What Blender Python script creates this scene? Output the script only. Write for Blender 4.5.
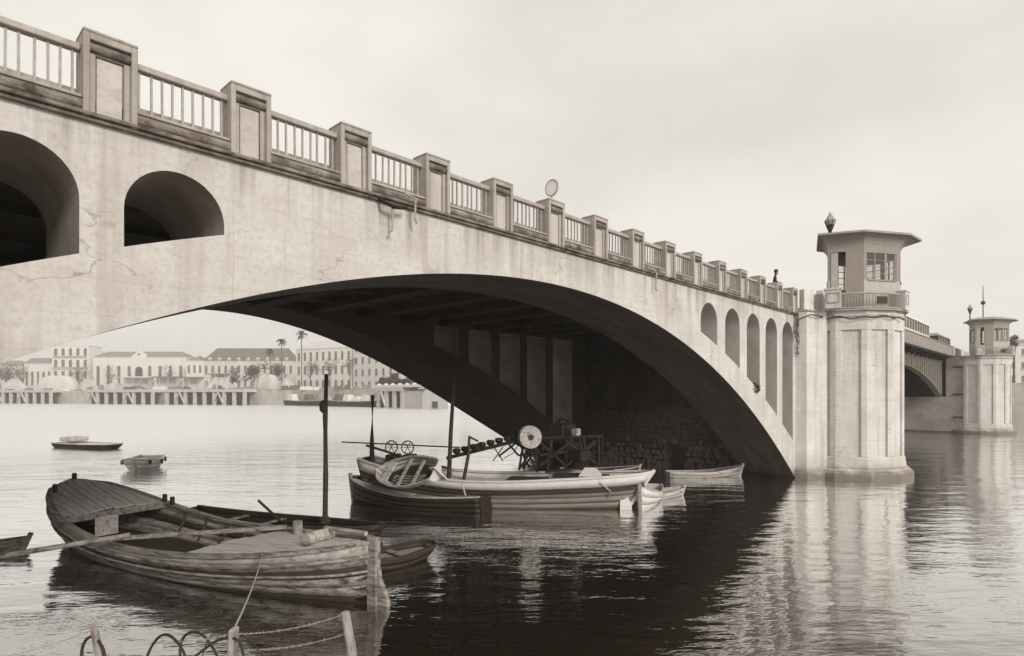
import bpy, bmesh, math, random
from mathutils import Vector, Matrix
R = math.radians
random.seed(7)
for o in list(bpy.data.objects): bpy.data.objects.remove(o)
scene = bpy.context.scene
col = scene.collection

# ------------------------------------------------------------------ camera
HC = 5.0                                   # eye height over the water, metres
AX = math.atan2(573, 600)                  # view axis, turned from the bridge axis (+X)
CA, SA = math.cos(AX), math.sin(AX)
cam = bpy.data.cameras.new('camera')
camo = bpy.data.objects.new('camera', cam); col.objects.link(camo)
camo.location = (0, 0, HC)
camo.rotation_euler = (R(90), 0, AX - R(90))
cam.sensor_width = 36; cam.lens = 36 * 600 / 1024
cam.shift_y = 67 / 1024
cam.clip_start = .1; cam.clip_end = 6000
scene.camera = camo

# ------------------------------------------------------------------ sky, sun, exposure
SUN_AZ, SUN_EL = 259, 27                   # where the light comes from (deg from +X, ccw)
world = bpy.data.worlds.new('World'); scene.world = world; world.use_nodes = True
wn, wl = world.node_tree.nodes, world.node_tree.links
wn.clear()
def wnode(t, **k):
    n = wn.new(t)
    for a, b in k.items(): setattr(n, a, b)
    return n
sky = wnode('ShaderNodeTexSky', sky_type='NISHITA', sun_disc=False, sun_elevation=R(SUN_EL),
            sun_rotation=R(90 - SUN_AZ), air_density=1.0, dust_density=4.0, ozone_density=1.0)
bw = wnode('ShaderNodeRGBToBW')
wl.new(sky.outputs[0], bw.inputs[0])
tc = wnode('ShaderNodeTexCoord')
mp = wnode('ShaderNodeMapping'); mp.inputs['Scale'].default_value = (1, 1, 2.2); mp.inputs['Location'].default_value = (1.3, 2.2, .5)
wl.new(tc.outputs['Generated'], mp.inputs[0])
nz = wnode('ShaderNodeTexNoise'); nz.inputs['Scale'].default_value = 2.1; nz.inputs['Detail'].default_value = 6; nz.inputs['Roughness'].default_value = .5
wl.new(mp.outputs[0], nz.inputs['Vector'])
mr = wnode('ShaderNodeMapRange'); mr.inputs['From Min'].default_value = .3; mr.inputs['From Max'].default_value = .7
mr.inputs['To Min'].default_value = 5.9; mr.inputs['To Max'].default_value = 7.5
wl.new(nz.outputs[0], mr.inputs[0])
mix = wnode('ShaderNodeMix', data_type='FLOAT'); mix.inputs[0].default_value = .88   # thin overcast over the clear sky
wl.new(bw.outputs[0], mix.inputs[2]); wl.new(mr.outputs[0], mix.inputs[3])
tint = wnode('ShaderNodeMix', data_type='RGBA', blend_type='MULTIPLY'); tint.inputs[0].default_value = 1
wl.new(mix.outputs[0], tint.inputs[6]); tint.inputs[7].default_value = (1.045, 1, .925, 1)
bg = wnode('ShaderNodeBackground'); bg.inputs[1].default_value = .1
wo = wnode('ShaderNodeOutputWorld')
wl.new(tint.outputs[2], bg.inputs[0]); wl.new(bg.outputs[0], wo.inputs[0])

sl = bpy.data.lights.new('sun', 'SUN'); sl.energy = 1.75; sl.angle = R(16); sl.color = (1, .955, .89)
so = bpy.data.objects.new('sun', sl); col.objects.link(so); so.location = (0, -40, 40)
d = Vector((math.cos(R(SUN_AZ)) * math.cos(R(SUN_EL)), math.sin(R(SUN_AZ)) * math.cos(R(SUN_EL)), math.sin(R(SUN_EL))))
so.rotation_euler = d.to_track_quat('Z', 'Y').to_euler()
vs = scene.view_settings
vs.view_transform = 'Standard'; vs.look = 'None'; vs.exposure = 0.4; vs.gamma = 1; vs.use_curve_mapping = False
scene.cycles.max_bounces = 5
scene.cycles.volume_bounces = 0

# ------------------------------------------------------------------ materials (an old warm-toned monochrome world)
def g(v, a=1): return (v ** .9, v, v ** 1.09, a)
def material(name, v, rough=.85, var=.25, scale=3.0, bump=.3, bscale=None, stretch=(1, 1, 1), spec=.3, dark=None, dmin=.55, dmax=.7, dscale=.8, dstretch=(1, 1, 1), metallic=0):
    """v base value; var tone variation; dark = value of stains spread with their own noise"""
    m = bpy.data.materials.new(name); m.use_nodes = True
    n, l = m.node_tree.nodes, m.node_tree.links
    b = n['Principled BSDF']; b.inputs['Roughness'].default_value = rough
    b.inputs['Specular IOR Level'].default_value = spec; b.inputs['Metallic'].default_value = metallic
    t = n.new('ShaderNodeTexCoord'); p = n.new('ShaderNodeMapping'); p.inputs['Scale'].default_value = stretch; co = vary(n, l, t.outputs['Object'])
    l.new(co, p.inputs[0])
    z = n.new('ShaderNodeTexNoise'); z.inputs['Scale'].default_value = scale; z.inputs['Detail'].default_value = 5; z.inputs['Roughness'].default_value = .62
    l.new(p.outputs[0], z.inputs['Vector'])
    r = n.new('ShaderNodeValToRGB'); r.color_ramp.elements[0].position = .3; r.color_ramp.elements[1].position = .72
    r.color_ramp.elements[0].color = g(v * (1 - var)); r.color_ramp.elements[1].color = g(min(.9, v * (1 + var)))
    l.new(z.outputs[0], r.inputs[0]); out = r.outputs[0]
    if dark is not None:
        p2 = n.new('ShaderNodeMapping'); p2.inputs['Scale'].default_value = dstretch; l.new(co, p2.inputs[0])
        z2 = n.new('ShaderNodeTexNoise'); z2.inputs['Scale'].default_value = dscale; z2.inputs['Detail'].default_value = 5; z2.inputs['Roughness'].default_value = .68
        l.new(p2.outputs[0], z2.inputs['Vector'])
        q = n.new('ShaderNodeMapRange'); q.inputs['From Min'].default_value = dmin; q.inputs['From Max'].default_value = dmax
        l.new(z2.outputs[0], q.inputs[0])
        x = n.new('ShaderNodeMix'); x.data_type = 'RGBA'; l.new(q.outputs[0], x.inputs[0]); l.new(out, x.inputs[6]); x.inputs[7].default_value = g(dark); out = x.outputs[2]
    l.new(out, b.inputs['Base Color'])
    if bump:
        z3 = n.new('ShaderNodeTexNoise'); z3.inputs['Scale'].default_value = bscale or scale * 6; z3.inputs['Detail'].default_value = 3
        l.new(p.outputs[0], z3.inputs['Vector'])
        k = n.new('ShaderNodeBump'); k.inputs['Strength'].default_value = bump; k.inputs['Distance'].default_value = .02
        l.new(z3.outputs[0], k.inputs['Height']); l.new(k.outputs[0], b.inputs['Normal'])
    return m

def vary(n, l, sock):                       # each copy of a shared mesh gets its own stretch of the texture
    oi = n.new('ShaderNodeObjectInfo'); va = n.new('ShaderNodeVectorMath'); va.operation = 'MULTIPLY_ADD'
    l.new(oi.outputs['Random'], va.inputs[0]); va.inputs[1].default_value = (37, 23, 11); l.new(sock, va.inputs[2]); return va.outputs[0]
def concrete(name, v, streak=.5, crack=True, drip=False, tide=False):
    """weathered cast concrete: broad blotches, rain streaks, hair cracks, spalled patches, board marks"""
    m = bpy.data.materials.new(name); m.use_nodes = True
    n, l = m.node_tree.nodes, m.node_tree.links
    b = n['Principled BSDF']; b.inputs['Roughness'].default_value = .9; b.inputs['Specular IOR Level'].default_value = .2
    t = n.new('ShaderNodeTexCoord'); co = t.outputs['Object'] if drip or tide else vary(n, l, t.outputs['Object'])
    def noise(scale, stretch=(1, 1, 1), det=4, ro=.6, loc=(0, 0, 0)):
        p = n.new('ShaderNodeMapping'); p.inputs['Scale'].default_value = stretch; p.inputs['Location'].default_value = loc
        l.new(co, p.inputs[0])
        z = n.new('ShaderNodeTexNoise'); z.inputs['Scale'].default_value = scale; z.inputs['Detail'].default_value = det; z.inputs['Roughness'].default_value = ro
        l.new(p.outputs[0], z.inputs['Vector']); return z.outputs[0]
    def rng(s, a, c, lo=0, hi=1):
        q = n.new('ShaderNodeMapRange'); q.inputs['From Min'].default_value = a; q.inputs['From Max'].default_value = c
        q.inputs['To Min'].default_value = lo; q.inputs['To Max'].default_value = hi
        l.new(s, q.inputs[0]); return q.outputs[0]
    def mth(op, a, c):
        q = n.new('ShaderNodeMath'); q.operation = op
        for i, s in enumerate((a, c)):
            if isinstance(s, (int, float)): q.inputs[i].default_value = s
            else: l.new(s, q.inputs[i])
        return q.outputs[0]
    def over(base, fac, v2):
        x = n.new('ShaderNodeMix'); x.data_type = 'RGBA'; l.new(fac, x.inputs[0]); l.new(base, x.inputs[6]); x.inputs[7].default_value = g(v2); return x.outputs[2]
    r = n.new('ShaderNodeValToRGB'); r.color_ramp.elements[0].position = .28; r.color_ramp.elements[1].position = .7
    r.color_ramp.elements[0].color = g(v * .8); r.color_ramp.elements[1].color = g(min(.85, v * 1.1))
    l.new(noise(.55), r.inputs[0]); c = r.outputs[0]
    c = over(c, rng(noise(9, det=4), .48, .75, 0, .5), v * .58)                         # fine mottling
    c = over(c, rng(noise(1.6, (1, 1, .07)), .52, .74, 0, streak), v * .5)            # rain streaks
    c = over(c, mth('MULTIPLY', rng(noise(3.2, (1, 1, .03), loc=(5, 1, 0)), .56, .7), streak * .6), v * .42)
    c = over(c, rng(noise(.9, loc=(8, 3, 1), det=6, ro=.72), .61, .7, 0, .55), v * .5)   # spalled patches
    c = over(c, rng(noise(3.0, (.03, .03, 1.6), det=3, loc=(1, 2, 7)), .52, .7, 0, .3), v * .68)      # lift lines of the pours
    sx_ = n.new('ShaderNodeSeparateXYZ'); l.new(t.outputs['Object'], sx_.inputs[0])
    if drip:                                                                          # formwork board lines and pour joints
        zl = mth('FRACT', mth('ADD', mth('MULTIPLY', sx_.outputs['Z'], 1.55), mth('MULTIPLY', noise(.7, det=2), .16)), 0)
        c = over(c, mth('MULTIPLY', rng(zl, 0, .05, 1, 0), rng(noise(1.1, loc=(6, 0, 1), det=3), .4, .62, 0, .42)), v * .55)
        xl = mth('FRACT', mth('ADD', mth('MULTIPLY', sx_.outputs['X'], .2), mth('MULTIPLY', noise(.9, det=2), .02)), 0)
        c = over(c, mth('MULTIPLY', rng(xl, 0, .009, 1, 0), rng(noise(.8, loc=(1, 7, 1), det=3), .42, .6, 0, .5)), v * .5)
    if drip:                                                                          # soot runs below the drip course
        dfac = mth('MULTIPLY', rng(sx_.outputs['Z'], 8.3, 9.8), rng(noise(2.4, (1, 1, .04), loc=(3, 0, 2)), .47, .68, 0, .75))
        c = over(c, dfac, v * .33)
    if tide:                                                                          # wet weed line at the water
        zz_ = mth('ADD', sx_.outputs['Z'], mth('MULTIPLY', noise(1.3, loc=(4, 4, 4)), -1.1))
        c = over(c, rng(zz_, .25, -.3, 0, .9), .07)
        c = over(c, rng(zz_, 1.3, .2, 0, .35), v * .5)
    hb = noise(22, det=3)
    if crack:
        vo = n.new('ShaderNodeTexVoronoi'); vo.feature = 'DISTANCE_TO_EDGE'; vo.inputs['Scale'].default_value = .55
        p = n.new('ShaderNodeMapping'); p.inputs['Scale'].default_value = (.7, .7, 1.5); l.new(co, p.inputs[0])
        wv = n.new('ShaderNodeTexNoise'); wv.inputs['Scale'].default_value = 2.2; wv.inputs['Detail'].default_value = 6; l.new(p.outputs[0], wv.inputs['Vector'])
        va = n.new('ShaderNodeVectorMath'); va.operation = 'MULTIPLY_ADD'; l.new(wv.outputs['Color'], va.inputs[0]); va.inputs[1].default_value = (.8, .8, .8); l.new(p.outputs[0], va.inputs[2])
        l.new(va.outputs[0], vo.inputs['Vector'])
        line = rng(vo.outputs['Distance'], .0, .012, 1, 0)
        fac = mth('MULTIPLY', line, rng(noise(.5, loc=(2, 9, 4), det=4), .48, .6, 0, .6))
        c = over(c, fac, v * .3)
    l.new(c, b.inputs['Base Color'])
    k = n.new('ShaderNodeBump'); k.inputs['Strength'].default_value = .35; k.inputs['Distance'].default_value = .02
    l.new(hb, k.inputs['Height']); l.new(k.outputs[0], b.inputs['Normal'])
    return m

M = {}
M['concrete'] = concrete('concrete', .57, streak=.55, drip=True, tide=True)
M['panel'] = concrete('panel_concrete', .5, streak=.4, crack=False)
M['trim'] = concrete('trim_concrete', .4, streak=.85, crack=False)
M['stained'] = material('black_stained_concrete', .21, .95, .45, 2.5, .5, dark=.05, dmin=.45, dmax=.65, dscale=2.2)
M['tower'] = concrete('tower_concrete', .62, streak=.7, tide=True)
M['under'] = material('shaded_concrete', .028, .95, .3, .8, .3, bscale=12)  # concrete turned near-black, the shade under the bridge put into its colour
M['soffit'] = material('shaded_soffit', .085, .95, .35, .7, .3, bscale=12, stretch=(.4, 2, 1))  # half-dark concrete, shade of the near soffit painted in
M['lightreveal'] = material('lit_reveal', .46, .95, .2, .9, .3, bscale=12)  # lighter copy, painted as lit, for the right-hand openings
M['soot'] = material('dim_concrete', .21, .95, .3, .9, .3, bscale=12)  # dim copy for the far openings, their shade put into the colour
M['reveal'] = material('shaded_reveal', .27, .95, .25, .9, .3, bscale=12)  # darker copy, shade inside the left-hand openings painted in
M['cabin'] = material('cabin_paint', .24, .6, .1, 4, .1)
M['cabin_low'] = material('cabin_render', .4, .8, .1, 4, .1)
M['roof'] = material('roof_sheet', .3, .6, .15, 3, .1)
M['iron'] = material('painted_iron', .34, .5, .2, 6, .1)
M['girder'] = material('grey_girder_paint', .24, .6, .25, 2, .1)
M['darkiron'] = material('dark_iron', .014, .5, .4, 8, .2)
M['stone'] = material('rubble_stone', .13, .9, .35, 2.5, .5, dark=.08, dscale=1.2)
M['mortar'] = material('dark_wall', .05, .95, .4, 1.2, .5, dark=.025, dscale=.7, dmin=.45)  # near-black wall tone with darker blotches
M['darkstone'] = material('dark_stone', .07, .9, .35, 2.5, .5, dark=.035, dscale=1.2)  # darker copy of the stone for the higher courses
M['fstone'] = material('far_stone', .36, .9, .3, .8, .4, dark=.2, dscale=.4)
M['white'] = material('white_paint', .6, .5, .12, 3, .1, dark=.35, dmin=.6, dmax=.75, dscale=3)
M['hullgrey'] = material('grey_hull_paint', .19, .6, .2, 2, .15, stretch=(.4, 1, 2), dark=.12, dmin=.55, dmax=.8, dscale=2)
M['hulldark'] = material('tarred_wood', .022, .55, .5, 4, .3, stretch=(.3, 1, 2))
M['wood'] = material('weathered_wood', .3, .85, .5, 5, .9, stretch=(.3, 2.5, 3), dark=.04, dmin=.48, dmax=.68, dscale=3.2, dstretch=(.4, 1.5, 2.2))
M['plank'] = material('grey_deck_wood', .56, .85, .25, 5, .6, stretch=(.25, 2.5, 2), dark=.33, dmin=.55, dmax=.7, dscale=2, dstretch=(.3, 2, 1))
M['palewood'] = material('pale_bare_wood', .42, .8, .3, 4, .5, stretch=(.3, 2, 2), dark=.12, dmin=.5, dmax=.72, dscale=4, dstretch=(.35, 2, 2))
M['darkwood'] = material('wet_dark_wood', .035, .7, .4, 4, .4, stretch=(.3, 2, 2))
M['post'] = material('bleached_post', .34, .9, .45, 9, .9, stretch=(2, 2, .4), dark=.15, dscale=4)
M['rope'] = material('rope', .38, .9, .3, 30, .4)
M['cable'] = material('black_cable', .03, .6, .3, 10, .1)
M['cloth'] = material('dark_cloth', .03, .9, .3, 6, .2)
M['skin'] = material('skin', .3, .7, .1, 6, 0)
M['leaf'] = material('foliage', .055, .7, .4, 4, 0)
M['leaf2'] = material('grey_foliage', .11, .7, .4, 3, 0)
M['bark'] = material('bark', .12, .9, .3, 5, .4)
M['wallpale'] = material('pale_render', .66, .9, .08, .25, .1)
M['wallpale2'] = material('cream_render', .56, .9, .1, .25, .1)
M['tile'] = material('roof_tile', .24, .9, .2, .5, .2)
M['slate'] = material('slate_roof', .14, .9, .25, .4, .2)
M['pane'] = material('window_pane', .06, .25, .2, .5, 0, spec=.5)
M['farpane'] = material('far_window_pane', .15, .4, .3, .5, 0)
M['sand'] = material('sand_heap', .46, .95, .25, .3, .5)
M['quay'] = material('quay_masonry', .46, .95, .2, .3, .5, dark=.3, dscale=.2)
M['timber'] = material('jetty_timber', .5, .9, .2, 1, .3)
M['earth'] = material('earth', .2, .95, .3, 1.2, .6)
M['asphalt'] = material('asphalt', .06, .9, .2, 3, .3)
M['sign'] = material('sign_face', .8, .5, .05, 5, 0)
M['glass'] = None
m = bpy.data.materials.new('cabin_glass'); m.use_nodes = True
n_, l_ = m.node_tree.nodes, m.node_tree.links; n_.clear()
go = n_.new('ShaderNodeOutputMaterial'); gt = n_.new('ShaderNodeBsdfTransparent'); gt.inputs[0].default_value = g(.9); gg = n_.new('ShaderNodeBsdfGlossy'); gg.inputs['Roughness'].default_value = .03
gm = n_.new('ShaderNodeMixShader'); gm.inputs[0].default_value = .08
l_.new(gt.outputs[0], gm.inputs[1]); l_.new(gg.outputs[0], gm.inputs[2]); l_.new(gm.outputs[0], go.inputs[0]); M['glass'] = m

def water_material():
    m = bpy.data.materials.new('river_water'); m.use_nodes = True
    n, l = m.node_tree.nodes, m.node_tree.links
    n.clear()
    out = n.new('ShaderNodeOutputMaterial')
    t = n.new('ShaderNodeTexCoord')
    def noise(scale, rot, stretch, det, ro=.5):
        p = n.new('ShaderNodeMapping'); p.vector_type = 'TEXTURE'; p.inputs['Rotation'].default_value = (0, 0, R(rot)); p.inputs['Scale'].default_value = stretch
        l.new(t.outputs['Object'], p.inputs[0])
        z = n.new('ShaderNodeTexNoise'); z.inputs['Scale'].default_value = scale; z.inputs['Detail'].default_value = det; z.inputs['Roughness'].default_value = ro
        l.new(p.outputs[0], z.inputs['Vector']); return z.outputs[0]
    a = noise(.95, -52, (2.6, 1, 1), 2)
    c = noise(2.9, -42, (2.8, 1, 1), 3, .6)
    e = noise(.22, -35, (2, 1, 1), 2)
    sy = n.new('ShaderNodeSeparateXYZ'); l.new(t.outputs['Object'], sy.inputs[0])
    rg = n.new('ShaderNodeMapRange'); rg.interpolation_type = 'SMOOTHSTEP'; rg.inputs['From Min'].default_value = 25; rg.inputs['From Max'].default_value = 85
    rg.inputs['To Min'].default_value = 1; rg.inputs['To Max'].default_value = 3.4; l.new(sy.outputs['Y'], rg.inputs[0])     # wind on the open reach, lee at the bridge
    def bump(h, s, dist, prev=None):
        k = n.new('ShaderNodeBump'); k.inputs['Strength'].default_value = s
        dm = n.new('ShaderNodeMath'); dm.operation = 'MULTIPLY'; dm.inputs[1].default_value = dist; l.new(rg.outputs[0], dm.inputs[0]); l.new(dm.outputs[0], k.inputs['Distance'])
        l.new(h, k.inputs['Height'])
        if prev: l.new(prev, k.inputs['Normal'])
        return k.outputs[0]
    nb = bump(e, 1, .09); nb = bump(a, 1, .05, nb); nb = bump(c, 1, .02, nb)
    gl = n.new('ShaderNodeBsdfGlossy'); rf = n.new('ShaderNodeMapRange'); rf.inputs['From Min'].default_value = 1; rf.inputs['From Max'].default_value = 3.4; rf.inputs['To Min'].default_value = .05; rf.inputs['To Max'].default_value = .3; l.new(rg.outputs[0], rf.inputs[0]); l.new(rf.outputs[0], gl.inputs['Roughness']); gl.inputs['Color'].default_value = (1, 1, 1, 1); l.new(nb, gl.inputs['Normal'])
    df = n.new('ShaderNodeBsdfDiffuse'); df.inputs['Color'].default_value = g(.012)
    fr = n.new('ShaderNodeLayerWeight'); fr.inputs['Blend'].default_value = .5; l.new(nb, fr.inputs['Normal'])
    fm_ = n.new('ShaderNodeMapRange'); fm_.inputs['From Min'].default_value = .5; fm_.inputs['From Max'].default_value = .87
    fm_.inputs['To Min'].default_value = .14; fm_.inputs['To Max'].default_value = 1.0; l.new(fr.outputs['Facing'], fm_.inputs[0])
    mx = n.new('ShaderNodeMixShader'); l.new(fm_.outputs[0], mx.inputs[0]); l.new(df.outputs[0], mx.inputs[1]); l.new(gl.outputs[0], mx.inputs[2])
    l.new(mx.outputs[0], out.inputs[0]); return m
M['water'] = water_material()

# ------------------------------------------------------------------ helpers
def W(px, depth):                          # ground position seen at image column px, depth metres along the view axis
    lat = (px - 512) / 600 * depth
    return Vector((CA * depth + SA * lat, SA * depth - CA * lat, 0))
def ZH(y, depth): return HC + (395 - y) / 600 * depth

class MB:
    def __init__(s): s.v = []; s.f = []
    def add(s, vs, fs):
        o = len(s.v); s.v += [tuple(v) for v in vs]; s.f += [tuple(i + o for i in f) for f in fs]; return s
    def box(s, x0, x1, y0, y1, z0, z1):
        return s.add([(x0,y0,z0),(x1,y0,z0),(x1,y1,z0),(x0,y1,z0),(x0,y0,z1),(x1,y0,z1),(x1,y1,z1),(x0,y1,z1)],
                     [(0,3,2,1),(4,5,6,7),(0,1,5,4),(1,2,6,5),(2,3,7,6),(3,0,4,7)])
    def prism(s, poly, z0, z1, poly2=None):       # poly ccw
        n = len(poly); q = poly2 or poly
        return s.add([(p[0],p[1],z0) for p in poly] + [(p[0],p[1],z1) for p in q],
                     [tuple(reversed(range(n))), tuple(range(n, 2*n))] + [(i,(i+1)%n,n+(i+1)%n,n+i) for i in range(n)])
    def bar(s, a, b, w, h=None, up=Vector((0,0,1))):
        a = Vector(a); b = Vector(b); h = h or w; d = (b - a).normalized()
        x = d.cross(up)
        if x.length < 1e-4: x = d.cross(Vector((1,0,0)))
        x.normalize(); y = x.cross(d)
        c = [(-1,-1),(1,-1),(1,1),(-1,1)]
        return s.add([a + x*i*w/2 + y*j*h/2 for i,j in c] + [b + x*i*w/2 + y*j*h/2 for i,j in c],
                     [(3,2,1,0),(4,5,6,7),(0,1,5,4),(1,2,6,5),(2,3,7,6),(3,0,4,7)])
    def tube(s, pts, r, n=8):
        pts = [Vector(p) for p in pts]; rr = r if isinstance(r, (list, tuple)) else [r]*len(pts)
        vs = []
        for i, p in enumerate(pts):
            d = (pts[min(i+1, len(pts)-1)] - pts[max(i-1, 0)]).normalized()
            x = d.cross(Vector((0,0,1)))
            if x.length < 1e-3: x = d.cross(Vector((1,0,0)))
            x.normalize(); y = x.cross(d)
            vs += [p + (x*math.cos(2*math.pi*k/n) + y*math.sin(2*math.pi*k/n))*rr[i] for k in range(n)]
        fs = [(i*n+k, i*n+(k+1)%n, (i+1)*n+(k+1)%n, (i+1)*n+k) for i in range(len(pts)-1) for k in range(n)]
        fs += [tuple(reversed(range(n))), tuple(range((len(pts)-1)*n, len(pts)*n))]
        return s.add(vs, fs)
    def lathe(s, prof, n=16, c=(0,0,0)):
        vs = [(c[0]+r*math.cos(2*math.pi*k/n), c[1]+r*math.sin(2*math.pi*k/n), c[2]+z) for r, z in prof for k in range(n)]
        fs = [(i*n+k, i*n+(k+1)%n, (i+1)*n+(k+1)%n, (i+1)*n+k) for i in range(len(prof)-1) for k in range(n)]
        fs += [tuple(reversed(range(n))), tuple(range((len(prof)-1)*n, len(prof)*n))]
        return s.add(vs, fs)
    def ring(s, c, R0, r, axis='x', n=24, k=6):
        pts = []
        for i in range(n + 1):
            a = 2*math.pi*i/n
            pts.append((c[0], c[1]+R0*math.cos(a), c[2]+R0*math.sin(a)) if axis == 'x' else (c[0]+R0*math.cos(a), c[1], c[2]+R0*math.sin(a)) if axis == 'y' else (c[0]+R0*math.cos(a), c[1]+R0*math.sin(a), c[2]))
        return s.tube(pts, r, k)
    def mesh(s, name, mat, smooth=False, bevel=0):
        me = bpy.data.meshes.new(name); me.from_pydata(s.v, [], s.f); me.validate()
        bm = bmesh.new(); bm.from_mesh(me)
        bmesh.ops.recalc_face_normals(bm, faces=bm.faces[:])
        if bevel:
            es = [e for e in bm.edges if len(e.link_faces) == 2 and e.calc_face_angle(0) > .5]
            bmesh.ops.bevel(bm, geom=es, offset=bevel, segments=1, affect='EDGES')
        bm.to_mesh(me); bm.free()
        me.materials.append(M[mat] if isinstance(mat, str) else mat)
        if smooth:
            for p in me.polygons: p.use_smooth = True
        return me
    def build(s, name, mat, parent=None, smooth=False, bevel=0, wc=False):
        return link(name, s.mesh(name, mat, smooth, bevel), parent, wc)
def link(name, me, parent=None, wc=False, loc=None):
    o = bpy.data.objects.new(name, me); col.objects.link(o)
    if parent is not None:
        o.parent = parent
        if wc: o.location = -WL(parent)                # mesh given in world coordinates
    if loc is not None: o.location = Vector(loc) + (o.location if wc else Vector())
    return o
def WL(o):
    v = Vector(o.location)
    while o.parent: o = o.parent; v += Vector(o.location)
    return v
def tag(o, label, cat, group=None, kind=None):
    if label: o['label'] = label
    if cat: o['category'] = cat
    if group: o['group'] = group
    if kind: o['kind'] = kind
    return o
def thing(name, label, cat, loc=(0,0,0), rz=0, group=None):
    o = bpy.data.objects.new(name, None); col.objects.link(o); o.empty_display_size = .3
    o.location = loc; o.rotation_euler = (0, 0, rz); return tag(o, label, cat, group)
def copy_tree(o, parent=None):
    c = o.copy(); col.objects.link(c); c.parent = parent
    for ch in list(o.children): copy_tree(ch, c)
    return c
def structure(o): o['kind'] = 'structure'; return o

# ------------------------------------------------------------------ setting: water, banks
mb = MB(); mb.add([(-1400,-1400,0),(1400,-1400,0),(1400,1400,0),(-1400,1400,0)], [(0,1,2,3)])
structure(mb.build('river_water', 'water'))
mb = MB(); mb.add([(-1400,-1400,-6),(1400,-1400,-6),(1400,1400,-6),(-1400,1400,-6)], [(0,1,2,3)])
structure(mb.build('river_bed', 'earth'))
# near bank the camera stands on
vs_, fs_ = [], []
NX, NY = 46, 46
for j in range(NY + 1):
    for i in range(NX + 1):
        x = -60 + i * 1.6; y = -50 + j * 1.6
        dd = CA * x + SA * y
        h = 3.3 - .34 * max(0, dd - .3) - .5 * max(0, y - 13) * (x > -12)
        if x < -10: h = max(h, min(3.3, (-x - 9) * .8))
        h += .12 * math.sin(x * 1.3 + y * .7) * math.sin(y * 1.1)
        vs_.append((x, y, max(-2, min(h, 3.4))))
fs_ = [(j*(NX+1)+i, j*(NX+1)+i+1, (j+1)*(NX+1)+i+1, (j+1)*(NX+1)+i) for j in range(NY) for i in range(NX)]
structure(MB().add(vs_, fs_).build('near_bank', 'earth', smooth=True))
# far bank
QZ = 7.4
BANK = [(175,-1390),(166,-300),(161,-20),(153,14),(151,60),(150,110),(148,179),(141,287),(105,372),(52,490),(-40,640),(-300,900),(-1390,1100)]
poly = BANK + [(-1390,1390),(1390,1390),(1390,-1390)]
structure(MB().prism(list(reversed(poly)), -3, QZ).build('far_bank', 'quay'))

# ------------------------------------------------------------------ the arch span
F0 = 12.65; RIB = 3.1; FI, F1 = 28.6, 32.4          # near face, near rib thickness, far rib inner and outer face
XC = 15.04; ZT = 9.86
import numpy as _np
_X = _np.array([4.32,6.41,7.66,9.11,10.08,12.31,15.04,17.84,21.28,25.61,29.98,33.99,37.96]); _Z = _np.array([6.74,7.45,7.77,8.05,8.23,8.54,8.66,8.53,7.98,6.73,4.9,2.78,0])
_A = _np.vstack([_np.ones_like(_X), (_X-XC)**2, (_X-XC)**4]).T
_c = [float(q) for q in _np.linalg.lstsq(_A, _Z, rcond=None)[0]]
def intr_near(x):
    q = x - XC; return _c[0] + _c[1]*q*q + _c[2]*q**4
def extr_near(x):
    q = x - XC; return 9.5 - .0142*q*q + (.25 if q < 0 else 0)
_Xf = _np.array([10.9,15.2,20.4,23.4,26.9,30.8,34.0,36.8,8.1,4.6]); _Zf = _np.array([9.2,9.1,7.7,6.35,4.6,2.9,1.3,0,9.0,7.7])
_pf = [float(q) for q in _np.polyfit(_Xf - 12.6, _Zf, 4)]
def intr_far(x):
    q = x - 12.6
    if q < -9: return 7.4 - .8*(-9 - q)*.62
    return sum(c*q**(4-i) for i, c in enumerate(_pf))
def extr_far(x):
    q = x - 12.6; return 9.6 - .0141*q*q
XL, XR = -8.0, 38.3
near_open = [(c, .88) for c in (3.9, 1.47, -1.07, -3.6, -6.1)] + [(c, .85) for c in (26.53, 29.1, 31.68, 34.2, 36.72)]
far_open = [(26.95, 1.02), (29.75, 1.0), (32.5, 1.0), (35.5, 1.15), (24.1, 1.0), (1.2, 1.0), (-1.6, 1.0), (-4.4, 1.0)]
def spandrel(opens, near, peak=9.29):
    intr, extr = (intr_near, extr_near) if near else (intr_far, extr_far)
    xs = set()
    n = 150
    for i in range(n + 1): xs.add(round(XL + (XR - XL) * i / n, 4))
    for c, h in opens:
        for i in range(21): xs.add(round(c - h*math.cos(math.pi*i/20), 4))
    xs = sorted(xs)
    def ivs(x, side):                                # solid z intervals just left/right of x
        xe = x + side*1e-5
        lo = max(-2.5, intr(x)) if intr(x) > -2.5 else -2.5
        for c, h in opens:
            if c - h < xe < c + h:
                q = max(0, h*h - (x-c)**2) ** .5
                top = peak - h + q if near else 9.2; bot = extr(x)
                if bot < top - .01: return [(lo, bot), (top, ZT)]
        return [(lo, ZT)]
    return xs, ivs, extr
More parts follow.
